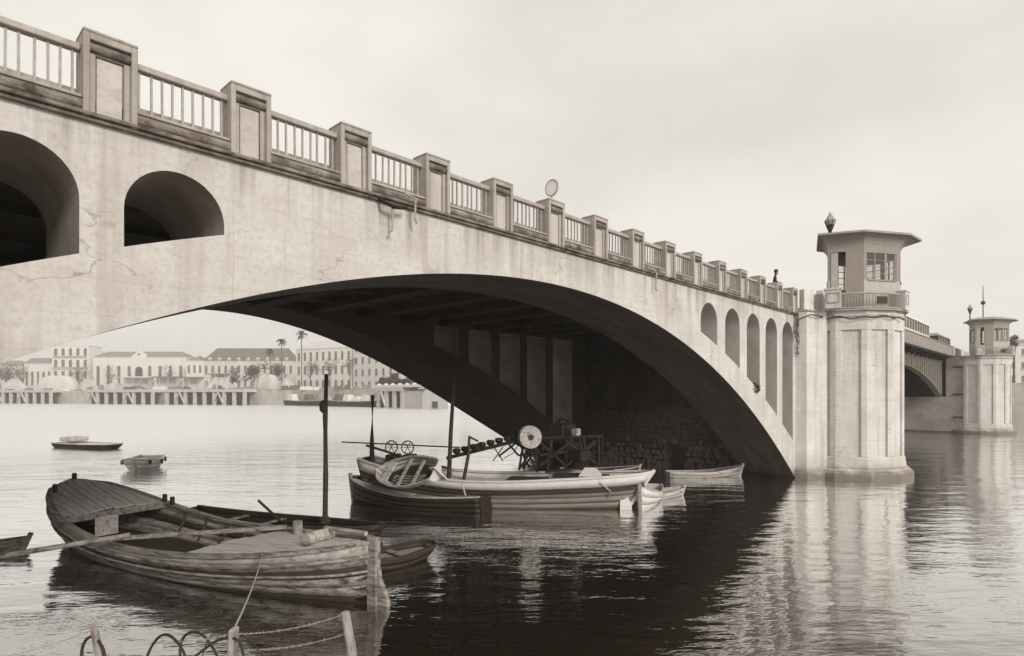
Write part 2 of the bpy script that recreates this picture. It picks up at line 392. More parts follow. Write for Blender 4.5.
def build_spandrel(opens, y0, y1, near):
    xs, ivs, extr = spandrel(opens, near); body, soff, inner = MB(), MB(), MB()
    fo, bo = (body, inner) if near else (inner, body)          # the outer face is pale, the inner one has its shade painted in
    for a, b in zip(xs, xs[1:]):
        if b - a < 1e-3: continue
        A, B = ivs(a, 1), ivs(b, -1)
        if len(A) != len(B):                          # sliver where the opening pinches out
            if len(A) > len(B): B = [(B[0][0], (extr(b))), (extr(b), ZT)]
            else: A = [(A[0][0], extr(a)), (extr(a), ZT)]
        for k, ((l0, h0), (l1, h1)) in enumerate(zip(A, B)):
            fo.add([(a,y0,l0),(b,y0,l1),(b,y0,h1),(a,y0,h0)], [(0,1,2,3)])
            bo.add([(a,y1,l0),(b,y1,l1),(b,y1,h1),(a,y1,h0)], [(3,2,1,0)])
            if k == 0: soff.add([(a,y0,l0),(b,y0,l1),(b,y1,l1),(a,y1,l0)], [(3,2,1,0)])
            if k == len(A) - 1: body.add([(a,y0,h0),(b,y0,h1),(b,y1,h1),(a,y1,h0)], [(0,1,2,3)])
    for x in (XL, XR): inner.add([(x,y0,-2.5),(x,y1,-2.5),(x,y1,ZT),(x,y0,ZT)], [(0,1,2,3)])
    return body, soff, inner
def reveal(c, h, y0, y1, near):
    m_ = MB(); ex = extr_near if near else extr_far; n = 20; P = []
    for i in range(n + 1):                            # one closed lining per opening
        x = c - h*math.cos(math.pi*i/n); top = 9.29 - h + max(0, h*h - (x-c)**2)**.5 if near else 9.2
        P.append((x, min(ex(x), top), top))
    for (a, b0, t0), (b, b1, t1) in zip(P, P[1:]):
        m_.add([(a,y0,b0),(b,y0,b1),(b,y1,b1),(a,y1,b0)], [(0,1,2,3)])
        if t0 - b0 > .001 or t1 - b1 > .001: m_.add([(a,y0,t0),(b,y0,t1),(b,y1,t1),(a,y1,t0)], [(3,2,1,0)])
    for x, z0, z1 in (P[0], P[-1]):
        if z1 - z0 > .001: m_.add([(x,y0,z0),(x,y1,z0),(x,y1,z1),(x,y0,z1)], [(0,1,2,3)])
    return m_
bridge = thing('arch_bridge', 'long pale concrete arch bridge span with open spandrels over the moored boats', 'bridge', (XC, 24, 0))
for opens, y0, y1 in ((near_open, F0, F0 + RIB), (far_open, FI, F1)):
    body, soff, inner = build_spandrel(opens, y0, y1, y0 < 20)
    w_ = body.build('spandrel_wall', 'concrete', bridge, wc=True)
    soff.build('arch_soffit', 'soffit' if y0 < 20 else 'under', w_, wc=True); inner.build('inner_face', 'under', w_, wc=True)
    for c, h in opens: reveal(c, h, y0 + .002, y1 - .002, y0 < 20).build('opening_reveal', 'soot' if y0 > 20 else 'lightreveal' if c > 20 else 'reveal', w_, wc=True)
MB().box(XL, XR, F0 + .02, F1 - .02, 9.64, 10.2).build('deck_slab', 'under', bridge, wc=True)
MB().box(XL-30, 150, F0 + 3, F1 - 3, 10.2, 10.32).build('roadway', 'asphalt', bridge, wc=True)
for a, b in ((F0 + .45, F0 + 3), (F1 - 3, F1 - .45)):
    MB().box(XL-30, 46, a, b, 10.2, 10.5).build('footway', 'trim', bridge, wc=True)
x = 26.4 - 2.88 * 12
while x < 38:
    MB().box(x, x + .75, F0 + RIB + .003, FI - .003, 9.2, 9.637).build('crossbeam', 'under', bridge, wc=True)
    x += 2.88
for y in (18.9, 22.4, 25.9):
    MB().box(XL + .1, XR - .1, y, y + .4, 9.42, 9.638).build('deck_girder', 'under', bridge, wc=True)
# continuous drip course at the foot of the parapets
for yf, s in ((F0, -1), (F1, 1)):
    c = MB(); y = lambda o: yf + s*o
    for z0, z1, o in ((9.861, 9.93, .17), (9.79, 9.857, .10)):
        c.box(XL - 6, XR + .1, min(y(-.3), y(o)), max(y(-.3), y(o)), z0, z1)
    c.build('drip_course', 'stained', bridge, wc=True, bevel=.012)
# parapet piers and railings
PS, P0, PW = 2.49, 2.79, .83
def pier_meshes():
    h = PW/2
    b = MB()                                              # frame with a hollow front, open at the foot
    b.box(-h, h, .03, .44, 0, 1.47)                       # body
    b.box(-h, -h+.1, -.14, .03, .0, 1.47); b.box(h-.1, h, -.14, .03, .0, 1.47)
    b.box(-h+.1, h-.1, -.14, .03, 1.35, 1.47)
    b.box(-h+.1, -h+.2, -.05, .03, .0, 1.35); b.box(h-.2, h-.1, -.05, .03, .0, 1.35); b.box(-h+.2, h-.2, -.05, .03, 1.13, 1.35)
    b2 = MB(); b2.box(-h-.004, h+.004, -.148, .446, 1.473, 1.53)  # cap
    p = MB(); p.box(-h+.22, h-.22, -.03, .028, .01, 1.1)  # inner panel
    hd = MB(); hd.tube([(-h+.103, -.05, 1.235), (h-.103, -.05, 1.235)], .085, 10)      # roll under the head
    return (b.mesh('parapet_pier', 'trim', bevel=.012), b2.mesh('pier_cap', 'trim', bevel=.015), p.mesh('pier_panel', 'panel', bevel=.01), hd.mesh('head_moulding', 'stained', True))
pm = pier_meshes()
GAP = PS - PW
def rail_meshes():
    g2 = GAP/2 - .003
    t = MB().box(-g2, g2, .02, .2, 1.17, 1.29).mesh('top_rail', 'iron', bevel=.015)
    br = MB().box(-.019, .019, .09, .13, .36, 1.17).mesh('bar', 'iron')
    lg = MB().box(-g2, g2, -.1, .36, .305, .36).mesh('ledge', 'trim', bevel=.012)
    ro = MB(); ro.box(-g2, g2, -.02, .36, .0, .303); ro.tube([(-g2, -.02, .2), (g2, -.02, .2)], .105, 12)
    return t, br, lg, ro.mesh('ledge_moulding', 'stained', bevel=.0)
rm = rail_meshes()
rng_ = random.Random(3)
for side in (0, 1):
    for k in range(-4, 15):
        px_ = P0 + PS*k
        loc = Vector((px_, F0 if side == 0 else F1, 9.85)) - WL(bridge)
        pr = link('parapet_pier', pm[0], bridge); pr.location = loc
        pr.rotation_euler = (rng_.gauss(0, .004), rng_.gauss(0, .004), (math.pi if side else 0) + rng_.gauss(0, .008)); pr.scale = (1, 1, 1 + rng_.gauss(0, .006))
        for nm, me in zip(('pier_cap', 'pier_panel', 'head_moulding'), pm[1:]): link(nm, me, pr)
        if k == 14: continue
        rl = link('railing', rm[0], bridge); rl.location = loc + Vector((PS/2, 0, 0))
        if side: rl.rotation_euler = (0, 0, math.pi)
        link('ledge', rm[2], rl); link('ledge_moulding', rm[3], rl)
        for q in range(9):
            bo = link('bar', rm[1], rl); bo.location = (-GAP/2 + GAP*(q + .5)/9 + rng_.uniform(-.018, .018), 0, 0); bo.rotation_euler = (0, rng_.gauss(0, .006), 0)
# rubble pier wall under the span, stone by stone
wx = 38.45
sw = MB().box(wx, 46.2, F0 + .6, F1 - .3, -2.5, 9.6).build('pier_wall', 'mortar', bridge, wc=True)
def stone_mesh(k, mat):
    rr = random.Random(k); n = 7
    a0 = rr.uniform(0, 1)
    p = [(math.cos(2*math.pi*(i+a0)/n)*rr.uniform(.85, 1.05), math.sin(2*math.pi*(i+a0)/n)*rr.uniform(.8, 1.02)) for i in range(n)]
    m_ = MB(); n2 = n
    m_.add([(0, q[0], q[1]) for q in p] + [(-.07, q[0]*.95, q[1]*.95) for q in p] + [(-.12, q[0]*.78, q[1]*.78) for q in p],
           [(i,(i+1)%n,n+(i+1)%n,n+i) for i in range(n)] + [(n+i,n+(i+1)%n,2*n+(i+1)%n,2*n+i) for i in range(n)] + [tuple(range(2*n,3*n))])
    return m_.mesh('stone', mat)
stones = [stone_mesh(k, 'stone') for k in range(8)]; upper_stones = [stone_mesh(k, 'darkstone') for k in range(8)]
rr = random.Random(5); cnt = 0
row = 0; z = .12
while z < 4.2:
    y = F0 + RIB + .1 + (row % 2)*.27
    while y < FI - .1:
        if not (20.1 < y < 21.1 and z < 1.5):
            yy, zz, sc = y + rr.uniform(-.1, .1), z + rr.uniform(-.07, .07), rr.uniform(.19, .27)
            rt = rr.choice((0, math.pi/2, math.pi)) + rr.uniform(-.4, .4)
            if cnt < 290:
                o = link('stone', rr.choice(stones if z + rr.uniform(-.7, .7) < 1.3 else upper_stones), sw); o.location = Vector((wx - .005, yy, zz)) - WL(sw)
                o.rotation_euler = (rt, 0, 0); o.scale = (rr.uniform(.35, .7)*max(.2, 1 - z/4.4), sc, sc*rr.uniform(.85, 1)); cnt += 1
        y += .45
    z += .385; row += 1
MB().box(wx - .12, wx + .02, 20.15, 21.05, -.5, 1.35).build('wall_hatch', 'darkiron', sw, wc=True)
# near-end approach behind the camera's left
MB().box(-40, XL - .01, F0 + .3, F1 - .3, -2.5, 10.19).build('abutment', 'concrete', bridge, wc=True)

# ------------------------------------------------------------------ towers
def view2(lat, dep): return (CA*dep + SA*lat, SA*dep - CA*lat)
TC = Vector((43.05, 11.5, 0))
ROOF_P = [(18.6,36.5),(21.0,35.6),(24.2,36.4),(25.9,37.9),(25.7,40.3),(23.6,41.8),(20.6,40.6)]
CAB_P  = [(19.45,36.95),(21.3,36.3),(23.88,36.95),(24.6,38.0),(24.5,39.6),(22.9,40.6),(21.0,39.9)]
def make_tower(label, group=None, lod=False):
    t = thing('bridge_tower', label, 'tower', TC, 0)
    def wc(p): return Vector(view2(*p)).to_3d() - TC
    N = 13; A0 = 176.5 - 360/13/2
    def ngon(r, shift=(0, 0)):
        return [(r*math.cos(R(A0 + 360/13*k)) + shift[0], r*math.sin(R(A0 + 360/13*k)) + shift[1]) for k in range(N)]
    rv = 3.32 / math.cos(math.pi/13)
    MB().prism(ngon(rv*.985), .4, 9.62).build('shaft', 'tower', t)
    # pilaster strips at the arrises, leaving the faces as sunk panels
    P = ngon(rv*1.02); Q = ngon(rv*.975)
    for k in range(N):
        ang = (A0 + 360/13*k) % 360
        if 20 < ang < 130: continue
        a, b_, c_ = Vector(P[k-1]), Vector(P[k]), Vector(P[(k+1) % N])
        l_ = b_ + (a - b_).normalized()*.31; r_ = b_ + (c_ - b_).normalized()*.31
        inn = [v*.94 for v in (r_, b_, l_)]
        MB().prism([l_, b_, r_] + inn, 1.31, 8.9).build('pilaster', 'tower', t, bevel=.01)
    MB().prism(ngon(rv*1.024), 8.903, 9.66).build('shaft_head', 'tower', t, bevel=.015)
    MB().prism(ngon(rv*1.05), 9.663, 9.78).build('string_course', 'trim', t, bevel=.02)
    MB().prism(ngon(rv*1.02), 9.783, 10.03).build('neck', 'tower', t)
    MB().prism(ngon(rv*1.09), 10.033, 10.12).build('balcony_slab', 'trim', t, bevel=.02)
    pl = MB(); pl.prism(ngon(4.0), -2.5, .42, None); pl.build('plinth', 'tower', t, bevel=.06)
    MB().prism(ngon(3.95), .423, .62, ngon(3.72)).build('plinth_torus', 'tower', t, bevel=.05)
    MB().prism(ngon(3.62), .623, 1.3, ngon(rv*1.03)).build('plinth_upper', 'tower', t, bevel=.03)
    # curved balcony railing
    ra = rv*1.04; a0, a1 = 176, 256
    arc = lambda r, z, n=16: [(r*math.cos(R(a0+(a1-a0)*i/n)), r*math.sin(R(a0+(a1-a0)*i/n)), z) for i in range(n+1)]
    rl = MB().tube(arc(ra, 11.05), .06, 6).tube(arc(ra, 10.2), .05, 6).build('balcony_rail', 'iron', t)
    for i in range(30):
        a = R(a0 + (a1-a0)*(i+.5)/30)
        MB().bar((ra*math.cos(a), ra*math.sin(a), 10.2), (ra*math.cos(a), ra*math.sin(a), 11.05), .05).build('bar', 'iron', rl)
    a = R(231); u = Vector((math.cos(a), math.sin(a), 0)); v2 = Vector((-u.y, u.x, 0))
    MB().bar(u*(ra+.08) - v2*.32 + Vector((0,0,10.62)), u*(ra+.08) + v2*.32 + Vector((0,0,10.62)), .05, .42).build('notice_board', 'darkiron', t)
    for ang, wd in ((196, .85), (264, .6)):
        a = R(ang); c_ = Vector((math.cos(a), math.sin(a), 0))*(ra+.02)
        if wd > .8: c_ = wc((( 833-512)/600*35.6, 35.6)); c_.z = 0
        u = Vector((math.cos(a), math.sin(a), 0)); v2 = Vector((-u.y, u.x, 0))
        sq = lambda w, d0, d1: [c_ + u*d1 - v2*w, c_ + u*d1 + v2*w, c_ + u*d0 + v2*w, c_ + u*d0 - v2*w]
        pb = MB().prism([tuple(p) for p in sq(wd/2, -.3, .2)], 10.123, 11.2).build('balcony_pier', 'tower', t, bevel=.015)
        MB().prism([tuple(p) for p in sq(wd/2+.05, -.33, .24)], 11.203, 11.32).build('pier_cap', 'tower', pb, bevel=.015)
        fr = MB(); h = wd/2 - .08
        for (w0, w1, z0, z1) in ((-h, h, 10.98, 11.06), (-h, h, 10.42, 10.5), (-h, -h+.07, 10.5, 10.98), (h-.07, h, 10.5, 10.98)):
            fr.prism([tuple(c_ + u*.23 + v2*w0), tuple(c_ + u*.23 + v2*w1), tuple(c_ + u*.19 + v2*w1), tuple(c_ + u*.19 + v2*w0)], z0, z1)
        fr.build('panel_frame', 'trim', pb)
    # cabin
    CP = [wc(p) for p in CAB_P]; n = len(CP); ctr = sum(CP, Vector())/n
    def wall(i, z0, z1, f0=0, f1=1, th=.12, inset=0, name='cabin_wall', mat='cabin', par=t, bev=0):
        a, b_ = CP[i], CP[(i+1) % n]; dn = (b_ - a).normalized(); nrm = Vector((dn.y, -dn.x, 0))
        if nrm.dot((a+b_)/2 - ctr) < 0: nrm = -nrm
        p, q = a.lerp(b_, f0) - nrm*inset, a.lerp(b_, f1) - nrm*inset
        return MB().prism([(p.x,p.y),(q.x,q.y),((q-nrm*th).x,(q-nrm*th).y),((p-nrm*th).x,(p-nrm*th).y)], z0, z1).build(name, mat, par, bevel=bev)
    Z0, ZS, ZW, ZE = 10.123, 12.0, 13.65, 14.4
    for i in range(n):
        if i == 0:                                   # face with the open door
            wall(i, Z0, ZE, 0, .07); wall(i, Z0, ZE, .5, 1); wall(i, 13.75, ZE, .07, .5)
            dr = wall(i, Z0 + .02, 13.73, .09, .29, .05, .04, 'door', 'iron')
            continue
        wall(i, Z0, ZS, name='cabin_wall', mat='cabin_low'); wall(i, ZW, ZE)
        wall(i, ZS, ZW, 0, .05); wall(i, ZS, ZW, .9, 1)
        wf = wall(i, ZS - .06, ZS + .03, .1, .9, .22, -.06, 'window_sill', 'cabin')
        fr = [(.05, .09), (.3, .325), (.58, .64), (.86, .9)]
        for f0, f1 in fr: wall(i, ZS + .03, ZW, f0, f1, .06, .03, 'window_mullion', 'cabin', t)
        for f0, f1 in ((.09, .3), (.325, .58), (.64, .86)):
            wall(i, ZS + .031, ZW - .001, f0 + .002, f1 - .002, .012, .055, 'window_pane', 'glass')
        for zz in (12.4, 12.8, 13.2):
            wall(i, zz, zz + .035, .09, .86, .03, .035, 'glazing_bar', 'cabin')
    MB().prism([(p.x, p.y) for p in CP][::1], 10.126, 10.16).build('cabin_floor', 'trim', t)
    RP = [wc(p) for p in ROOF_P]
    # coved soffit flaring out from the wall head to the eaves
    co_ = MB(); steps = 6; rings = []
    for s in range(steps + 1):
        f = s/steps; k = 1 - math.cos(f*math.pi/2)
        rings.append([(CP[i].lerp(RP[i], k*.97).x, CP[i].lerp(RP[i], k*.97).y, 13.95 + (14.7 - 13.95)*math.sin(f*math.pi/2)) for i in range(n)])
    for s in range(steps):
        co_.add(rings[s] + rings[s+1], [(i,(i+1)%n,n+(i+1)%n,n+i) for i in range(n)])
    co_.build('cove', 'cabin', t)
    MB().prism([(p.x, p.y) for p in RP], 14.7, 14.82).build('eaves', 'roof', t, bevel=.02)
    top = ctr.copy(); 
    MB().prism([(p.x, p.y) for p in RP], 14.823, 15.2, [(ctr + (p - ctr)*.45).xy for p in RP]).build('roof', 'roof', t)
    return t
tw = make_tower('near pale round-fronted bridge tower with open-doored lookout cabin beside the big arch')
# pier flank joining the arch to the tower
pf = MB().prism([(38.0,12.66),(38.15,12.05),(38.75,11.8),(39.35,11.35),(40.6,11.35),(40.6,15.6),(38.44,15.6),(38.44,12.66)], -2.5, 10.02)
fl = pf.build('pier_flank', 'tower', bridge, wc=True)
MB().prism([(37.9,12.66),(38.05,11.95),(38.7,11.68),(39.3,11.22),(40.6,11.22),(40.6,12.6),(38.3,12.6)], -2.4, .35).build('pier_footing', 'tower', fl, wc=True, bevel=.04)
MB().prism([(37.95,12.9),(38.08,11.95),(38.72,11.7),(39.3,11.25),(40.6,11.25),(40.6,13)], 10.023, 10.12).build('coping', 'trim', fl, wc=True, bevel=.015)
for (x0, y0, x1, y1) in ((38.05,12.15,38.7,11.8), (39.2,11.45,40.0,11.4)):
    dx, dy = Vector((x1-x0, y1-y0)).normalized()
    MB().prism([(x0,y0),(x1,y1),(x1-dy*.4*-1*-1,y1+dx*.4),(x0-dy*.4,y0+dx*.4)], 10.123, 11.36).build('parapet_block', 'tower', fl, wc=True, bevel=.02)
MB().prism([(38.72,11.9),(39.2,11.52),(39.3,11.65),(38.82,12.02)], 10.123, 11.1).build('parapet_infill', 'trim', fl, wc=True)
MB().box(46.9 - 6, 46.9, 13.2, F1 - .3, 9.61, 10.19).build('pier_deck', 'concrete', bridge, wc=True)
MB().box(46.2, 46.9, 12.2, F1 - .5, -2.5, 9.6).build('pier_back', 'tower', bridge, wc=True)

OFF = Vector((57.7, -1.15, 0))
tw2 = copy_tree(tw); tw2.location = TC + OFF
tw2['label'] = 'small distant bridge tower with lookout cabin beyond the opening span'
tw['group'] = tw2['group'] = 'lookout towers on the bridge piers'
wp = []
for i in range(41):
    f = i/40; a = R(150 + 112*f); rr0 = 3.62 + .02*math.sin(i)
    wp.append((TC.x + rr0*math.cos(a), TC.y + rr0*math.sin(a), 9.62 + .07*math.sin(i*.9) - .05*math.sin(i*.37)))
wp = [(38.0, 12.45, 9.55), (38.2, 11.85, 9.8), (39.0, 11.4, 9.7)] + wp[8:]
o = MB().tube([Vector(p) - Vector((39, 11.4, 9.6)) for p in wp], .035, 5).build('slung_cable', 'cable'); o.location = (39, 11.4, 9.6)
tag(o, 'thin dark cable slung in waves round the top of the near tower', 'cable')
# signal mast on the far tower
fm = thing('signal_mast', 'thin mast with a dark ball above the distant tower roof', 'mast', (103.0, 10.0, 15.2))
MB().tube([(0,0,0),(0,0,4.6)], [.07,.04], 6).build('pole', 'darkiron', fm)
MB().lathe([(.02,-.28),(.2,-.2),(.28,0),(.2,.2),(.02,.28)], 10, (0,0,2.3)).build('signal_ball', 'darkiron', fm, True)

# ------------------------------------------------------------------ bascule span and far pier
bas = thing('bascule_span', 'steel opening span with ribbed arched girder between the two towers', 'bridge', (72, 20, 0))
def bsoff(x): q = (x - 72.2)/25.4; return 8.35 - 3.55*q*q
for y0, y1 in ((14.0, 14.25), (20.0, 20.25), (26, 26.25), (32, 32.25)):
    b_ = MB(); n = 40; xs = [46.95 + (97.55-46.95)*i/n for i in range(n+1)]
    for a, c in zip(xs, xs[1:]):
        b_.add([(a,y0,bsoff(a)),(c,y0,bsoff(c)),(c,y0,9.75),(a,y0,9.75),(a,y1,bsoff(a)),(c,y1,bsoff(c)),(c,y1,9.75),(a,y1,9.75)], [(0,1,2,3),(5,4,7,6),(4,5,1,0),(3,2,6,7)])
    gi = b_.build('girder', 'girder', bas, wc=True)
    if y0 < 15:
        for x in [47.3 + 1.25*k for k in range(41)]:
            MB().box(x, x+.22, y0-.2, y0-.002, bsoff(x)+.05, 9.74).build('girder_rib', 'girder', gi, wc=True)
        fl_ = MB()
        for a, c in zip(xs, xs[1:]):
            fl_.add([(a,y0-.25,bsoff(a)-.07),(c,y0-.25,bsoff(c)-.07),(c,y0-.25,bsoff(c)-.003),(a,y0-.25,bsoff(a)-.003),(a,y1+.2,bsoff(a)-.07),(c,y1+.2,bsoff(c)-.07),(c,y1+.2,bsoff(c)-.003),(a,y1+.2,bsoff(a)-.003)], [(0,1,2,3),(5,4,7,6),(4,5,1,0),(3,2,6,7)])
        fl_.build('girder_flange', 'girder', gi, wc=True)
MB().box(46.95, 97.9, 12.75, F1 - .1, 9.95, 10.15).build('deck_plate', 'darkiron', bas, wc=True)  # plate, brackets and floor beams near-black: shade below the deck put into colour
for x in [47.5 + 2.5*k for k in range(20)]:
    MB().add([(x,14,9.3),(x,12.85,9.85),(x,14,9.95),(x,12.85,9.95),(x+.2,14,9.3),(x+.2,12.85,9.85),(x+.2,14,9.95),(x+.2,12.85,9.95)],
             [(0,1,3,2),(4,6,7,5),(0,4,5,1),(1,5,7,3),(2,3,7,6),(0,2,6,4)]).build('bracket', 'darkiron', bas, wc=True)
    MB().box(x-.1, x+.3, 14.25, 32, 9.2, 9.94).build('floor_beam', 'darkiron', bas, wc=True)
for ya, yb in ((12.6, 12.85), (F1-.3, F1-.05)):
    MB().box(46.95, 97.9, ya, yb, 10.0, 11.32).build('parapet_plate', 'girder', bas, wc=True, bevel=.03)
    MB().box(46.95, 97.9, ya-.06, yb+.06, 11.323, 11.42).build('parapet_coping', 'girder', bas, wc=True)
    MB().box(46.95, 97.9, ya-.05, ya-.002, 10.0, 10.12).build('kerb_angle', 'darkiron', bas, wc=True)
fp = thing('far_bridge_pier', 'pale rubble stone pier wall standing in the water under the opening span', 'pier', (99, 20, 0))
sw2 = MB().box(97.7, 106, 10.9, F1 - .3, -2.5, 4.75).build('lower_wall', 'fstone', fp, wc=True)
MB().box(97.7, 106, 10.9, 13.4, 4.753, 10.0).build('upper_wall', 'fstone', fp, wc=True)
MB().box(101, 106, 13.4, F1 - .3, 4.753, 10.0).build('pit_wall', 'under', fp, wc=True)  # shade of the pit put into the wall colour
MB().box(97.85, 106, 12.75, F1-.1, 10.003, 10.2).build('pier_deck', 'concrete', fp, wc=True)
MB().box(97.6, 106.1, 10.8, F1, -2.4, .22).build('footing', 'stone', fp, wc=True)
for z in (2.0, 5.0, 8.6):
    MB().box(97.5, 97.698, 11.4, 12.6, z, z + .16).build('ladder_rung', 'darkiron', fp, wc=True)
MB().box(97.6, 106.2, 12.5, 12.9, 10.203, 11.35).build('parapet', 'tower', fp, wc=True, bevel=.03)
# last approach span beyond the far tower
sp3 = thing('approach_span', 'last concrete span of the bridge behind the distant tower', 'bridge', (128, 24, 0))
b_ = MB(); n = 30; xs = [106 + 46*i/n for i in range(n+1)]
for y0, y1 in ((F0, F0+RIB), (FI, F1)):
    for a, c in zip(xs, xs[1:]):
        za, zc = [max(-2, 8.6 - .0165*(q-129)**2) for q in (a, c)]
        b_.add([(a,y0,za),(c,y0,zc),(c,y0,9.86),(a,y0,9.86),(a,y1,za),(c,y1,zc),(c,y1,9.86),(a,y1,9.86)], [(0,1,2,3),(5,4,7,6),(4,5,1,0),(3,2,6,7)])
b_.build('spandrel_wall', 'concrete', sp3, wc=True)
MB().box(106, 156, F0+.02, F1-.02, 9.64, 10.2).build('deck_slab', 'concrete', sp3, wc=True)
MB().box(106.2, 156, F0-.1, F0+.3, 10.2, 11.35).build('parapet', 'trim', sp3, wc=True)

# ------------------------------------------------------------------ things on the bridge
def road_vehicle(name, label, cat, x, y, L, Wd, H, roofmat, bodymat, z0=10.32):
    t = thing(name, label, cat, (x, y, z0))
    MB().box(-L/2, L/2, -Wd/2, Wd/2, .45, H*.52).build('body', bodymat, t, bevel=.06)
    n = max(2, int(L/1.3))
    for i in range(n + 1):
        xx = -L/2 + .1 + (L - .2)*i/n
        for s in (-1, 1): MB().box(xx-.06, xx+.06, s*(Wd/2-.04)-.04, s*(Wd/2-.04)+.04, H*.52, H*.86).build('window_post', bodymat, t)
    MB().box(-L/2+.12, L/2-.12, -Wd/2+.08, Wd/2-.08, H*.525, H*.855).build('window_band', 'pane', t)
    MB().prism([(-L/2-.1,-Wd/2-.05),(L/2+.1,-Wd/2-.05),(L/2+.1,Wd/2+.05),(-L/2-.1,Wd/2+.05)], H*.862, H, [(-L/2+.2,-Wd/2+.3),(L/2-.2,-Wd/2+.3),(L/2-.2,Wd/2-.3),(-L/2+.2,Wd/2-.3)]).build('roof', roofmat, t)
    for sx in (-.32, .32):
        for s in (-1, 1):
            w_ = MB().ring((sx*L, s*(Wd/2-.12), .42), .3, .12, 'y', 16, 6).build('wheel', 'darkiron', t)
            MB().bar((sx*L, s*(Wd/2-.2), .42), (sx*L, s*(Wd/2-.04), .42), .3).build('hub', 'iron', w_)
    return t
road_vehicle('tram', 'pale tram with a white roof crossing above the bridge parapet right of the near tower', 'tram', 77.8, 14.3, 14.0, 2.2, 3.15, 'white', 'wallpale2')
road_vehicle('motor_lorry', 'low grey lorry on the opening span, left of the distant tower', 'lorry', 95.5, 14.2, 8.5, 2.0, 2.5, 'roof', 'roof')

def lamp(label, loc, zc, hgt):
    t = thing('street_lamp', label, 'lamp', loc, group='lanterns on tall posts on the bridge')
    z = zc - loc[2]
    MB().tube([(0,0,0),(0,0,.8),(0,0,z-.75*hgt)], [.16,.1,.08], 10).build('post', 'darkiron', t)
    MB().lathe([(.1,-.8*hgt),(.14,-.6*hgt),(.34*hgt/1.2,-.22*hgt),(.3*hgt/1.2,-.18*hgt)], 8, (0,0,z)).build('lantern_base', 'darkiron', t)
    lb = MB().lathe([(.3*hgt/1.2,-.17*hgt),(.43*hgt/1.2,.12*hgt),(.4*hgt/1.2,.18*hgt),(.16*hgt/1.2,.5*hgt),(.03,.74*hgt)], 8, (0,0,z)).build('lantern', 'roof', t)
    for k in range(8):
        a = 2*math.pi*k/8
        MB().bar((.31*hgt/1.2*math.cos(a), .31*hgt/1.2*math.sin(a), z-.17*hgt), (.44*hgt/1.2*math.cos(a), .44*hgt/1.2*math.sin(a), z+.12*hgt), .04).build('glazing_bar', 'darkiron', lb)
lamp('street lamp with pointed lantern rising behind the near tower roof', (50, 14.1, 10.32), 18.2, 1.1)
p = W(970, 92); lamp('small street lamp rising behind the distant tower roof, left of its mast', (p.x, p.y, 10.2), ZH(309, 92), .95)

t = thing('round_sign', 'round ringed road sign standing behind the bridge railing', 'sign', (16.75, 14.0, 10.5))
MB().tube([(0,0,0),(0,0,1.72)], .03, 8).build('post', 'iron', t)
MB().add([(x_, .29*math.cos(2*math.pi*k/24), 2.02+.29*math.sin(2*math.pi*k/24)) for x_ in (-.015, .015) for k in range(24)], [tuple(range(24)), tuple(range(47,23,-1))] + [(k,(k+1)%24,24+(k+1)%24,24+k) for k in range(24)]).build('disc', 'sign', t)
MB().ring((0,0,2.02), .285, .03, 'x').build('rim', 'roof', t)

def person(label, loc, rz, h=1.75):
    t = thing('person', label, 'person', loc, rz)
    s = h/1.75
    J = dict(pel=(0,0,.92), sp=(0,.0,1.15), ch=(0,.02,1.36), nk=(0,.03,1.5), hd=(0,.06,1.6), tp=(0,.07,1.73),
             hl=(-.1,0,.88), kl=(-.11,.04,.48), al=(-.11,0,.08), tl=(-.12,.16,.03), hr=(.1,0,.88), kr=(.11,.03,.48), ar=(.11,-.02,.08), tr=(.12,.14,.03),
             sl=(-.19,.02,1.4), el=(-.27,.06,1.13), wl=(-.22,.26,1.03), gl=(-.2,.34,1.03), sr=(.19,.02,1.4), er=(.27,.06,1.13), wr=(.22,.26,1.03), gr=(.2,.34,1.03))
    r = dict(pel=.15, sp=.14, ch=.16, nk=.06, hd=.1, tp=.085, hl=.1, kl=.07, al=.05, tl=.045, hr=.1, kr=.07, ar=.05, tr=.045, sl=.075, el=.055, wl=.04, gl=.04, sr=.075, er=.055, wr=.04, gr=.04)
    E_ = [('pel','sp'),('sp','ch'),('ch','nk'),('nk','hd'),('hd','tp'),('pel','hl'),('hl','kl'),('kl','al'),('al','tl'),('pel','hr'),('hr','kr'),('kr','ar'),('ar','tr'),('ch','sl'),('sl','el'),('el','wl'),('wl','gl'),('ch','sr'),('sr','er'),('er','wr'),('wr','gr')]
    ks = list(J); me = bpy.data.meshes.new('body'); me.from_pydata([tuple(c*s for c in J[k]) for k in ks], [(ks.index(a), ks.index(b)) for a, b in E_], [])
    o = bpy.data.objects.new('body', me); col.objects.link(o); o.parent = t
    sk = o.modifiers.new('skin', 'SKIN'); o.modifiers.new('sub', 'SUBSURF').levels = 1
    for i, k in enumerate(ks):
        me.skin_vertices[0].data[i].radius = (r[k]*s, r[k]*s*.8); me.skin_vertices[0].data[i].use_root = (k == 'pel')
    me.materials.append(M['cloth'])
    MB().lathe([(.13*s,1.69*s),(.13*s,1.70*s),(.1*s,1.7*s),(.1*s,1.8*s),(.05*s,1.83*s)], 12, (0,.07,0)).build('hat', 'cloth', t)
    MB().lathe([(.02,1.53*s),(.075*s,1.57*s),(.085*s,1.63*s),(.07*s,1.68*s)], 10, (0,.1*s,0)).build('face', 'skin', t)
    return t
person('person in dark coat and hat leaning at the bridge railing', (36.75, 13.4, 10.5), R(200), 1.92)

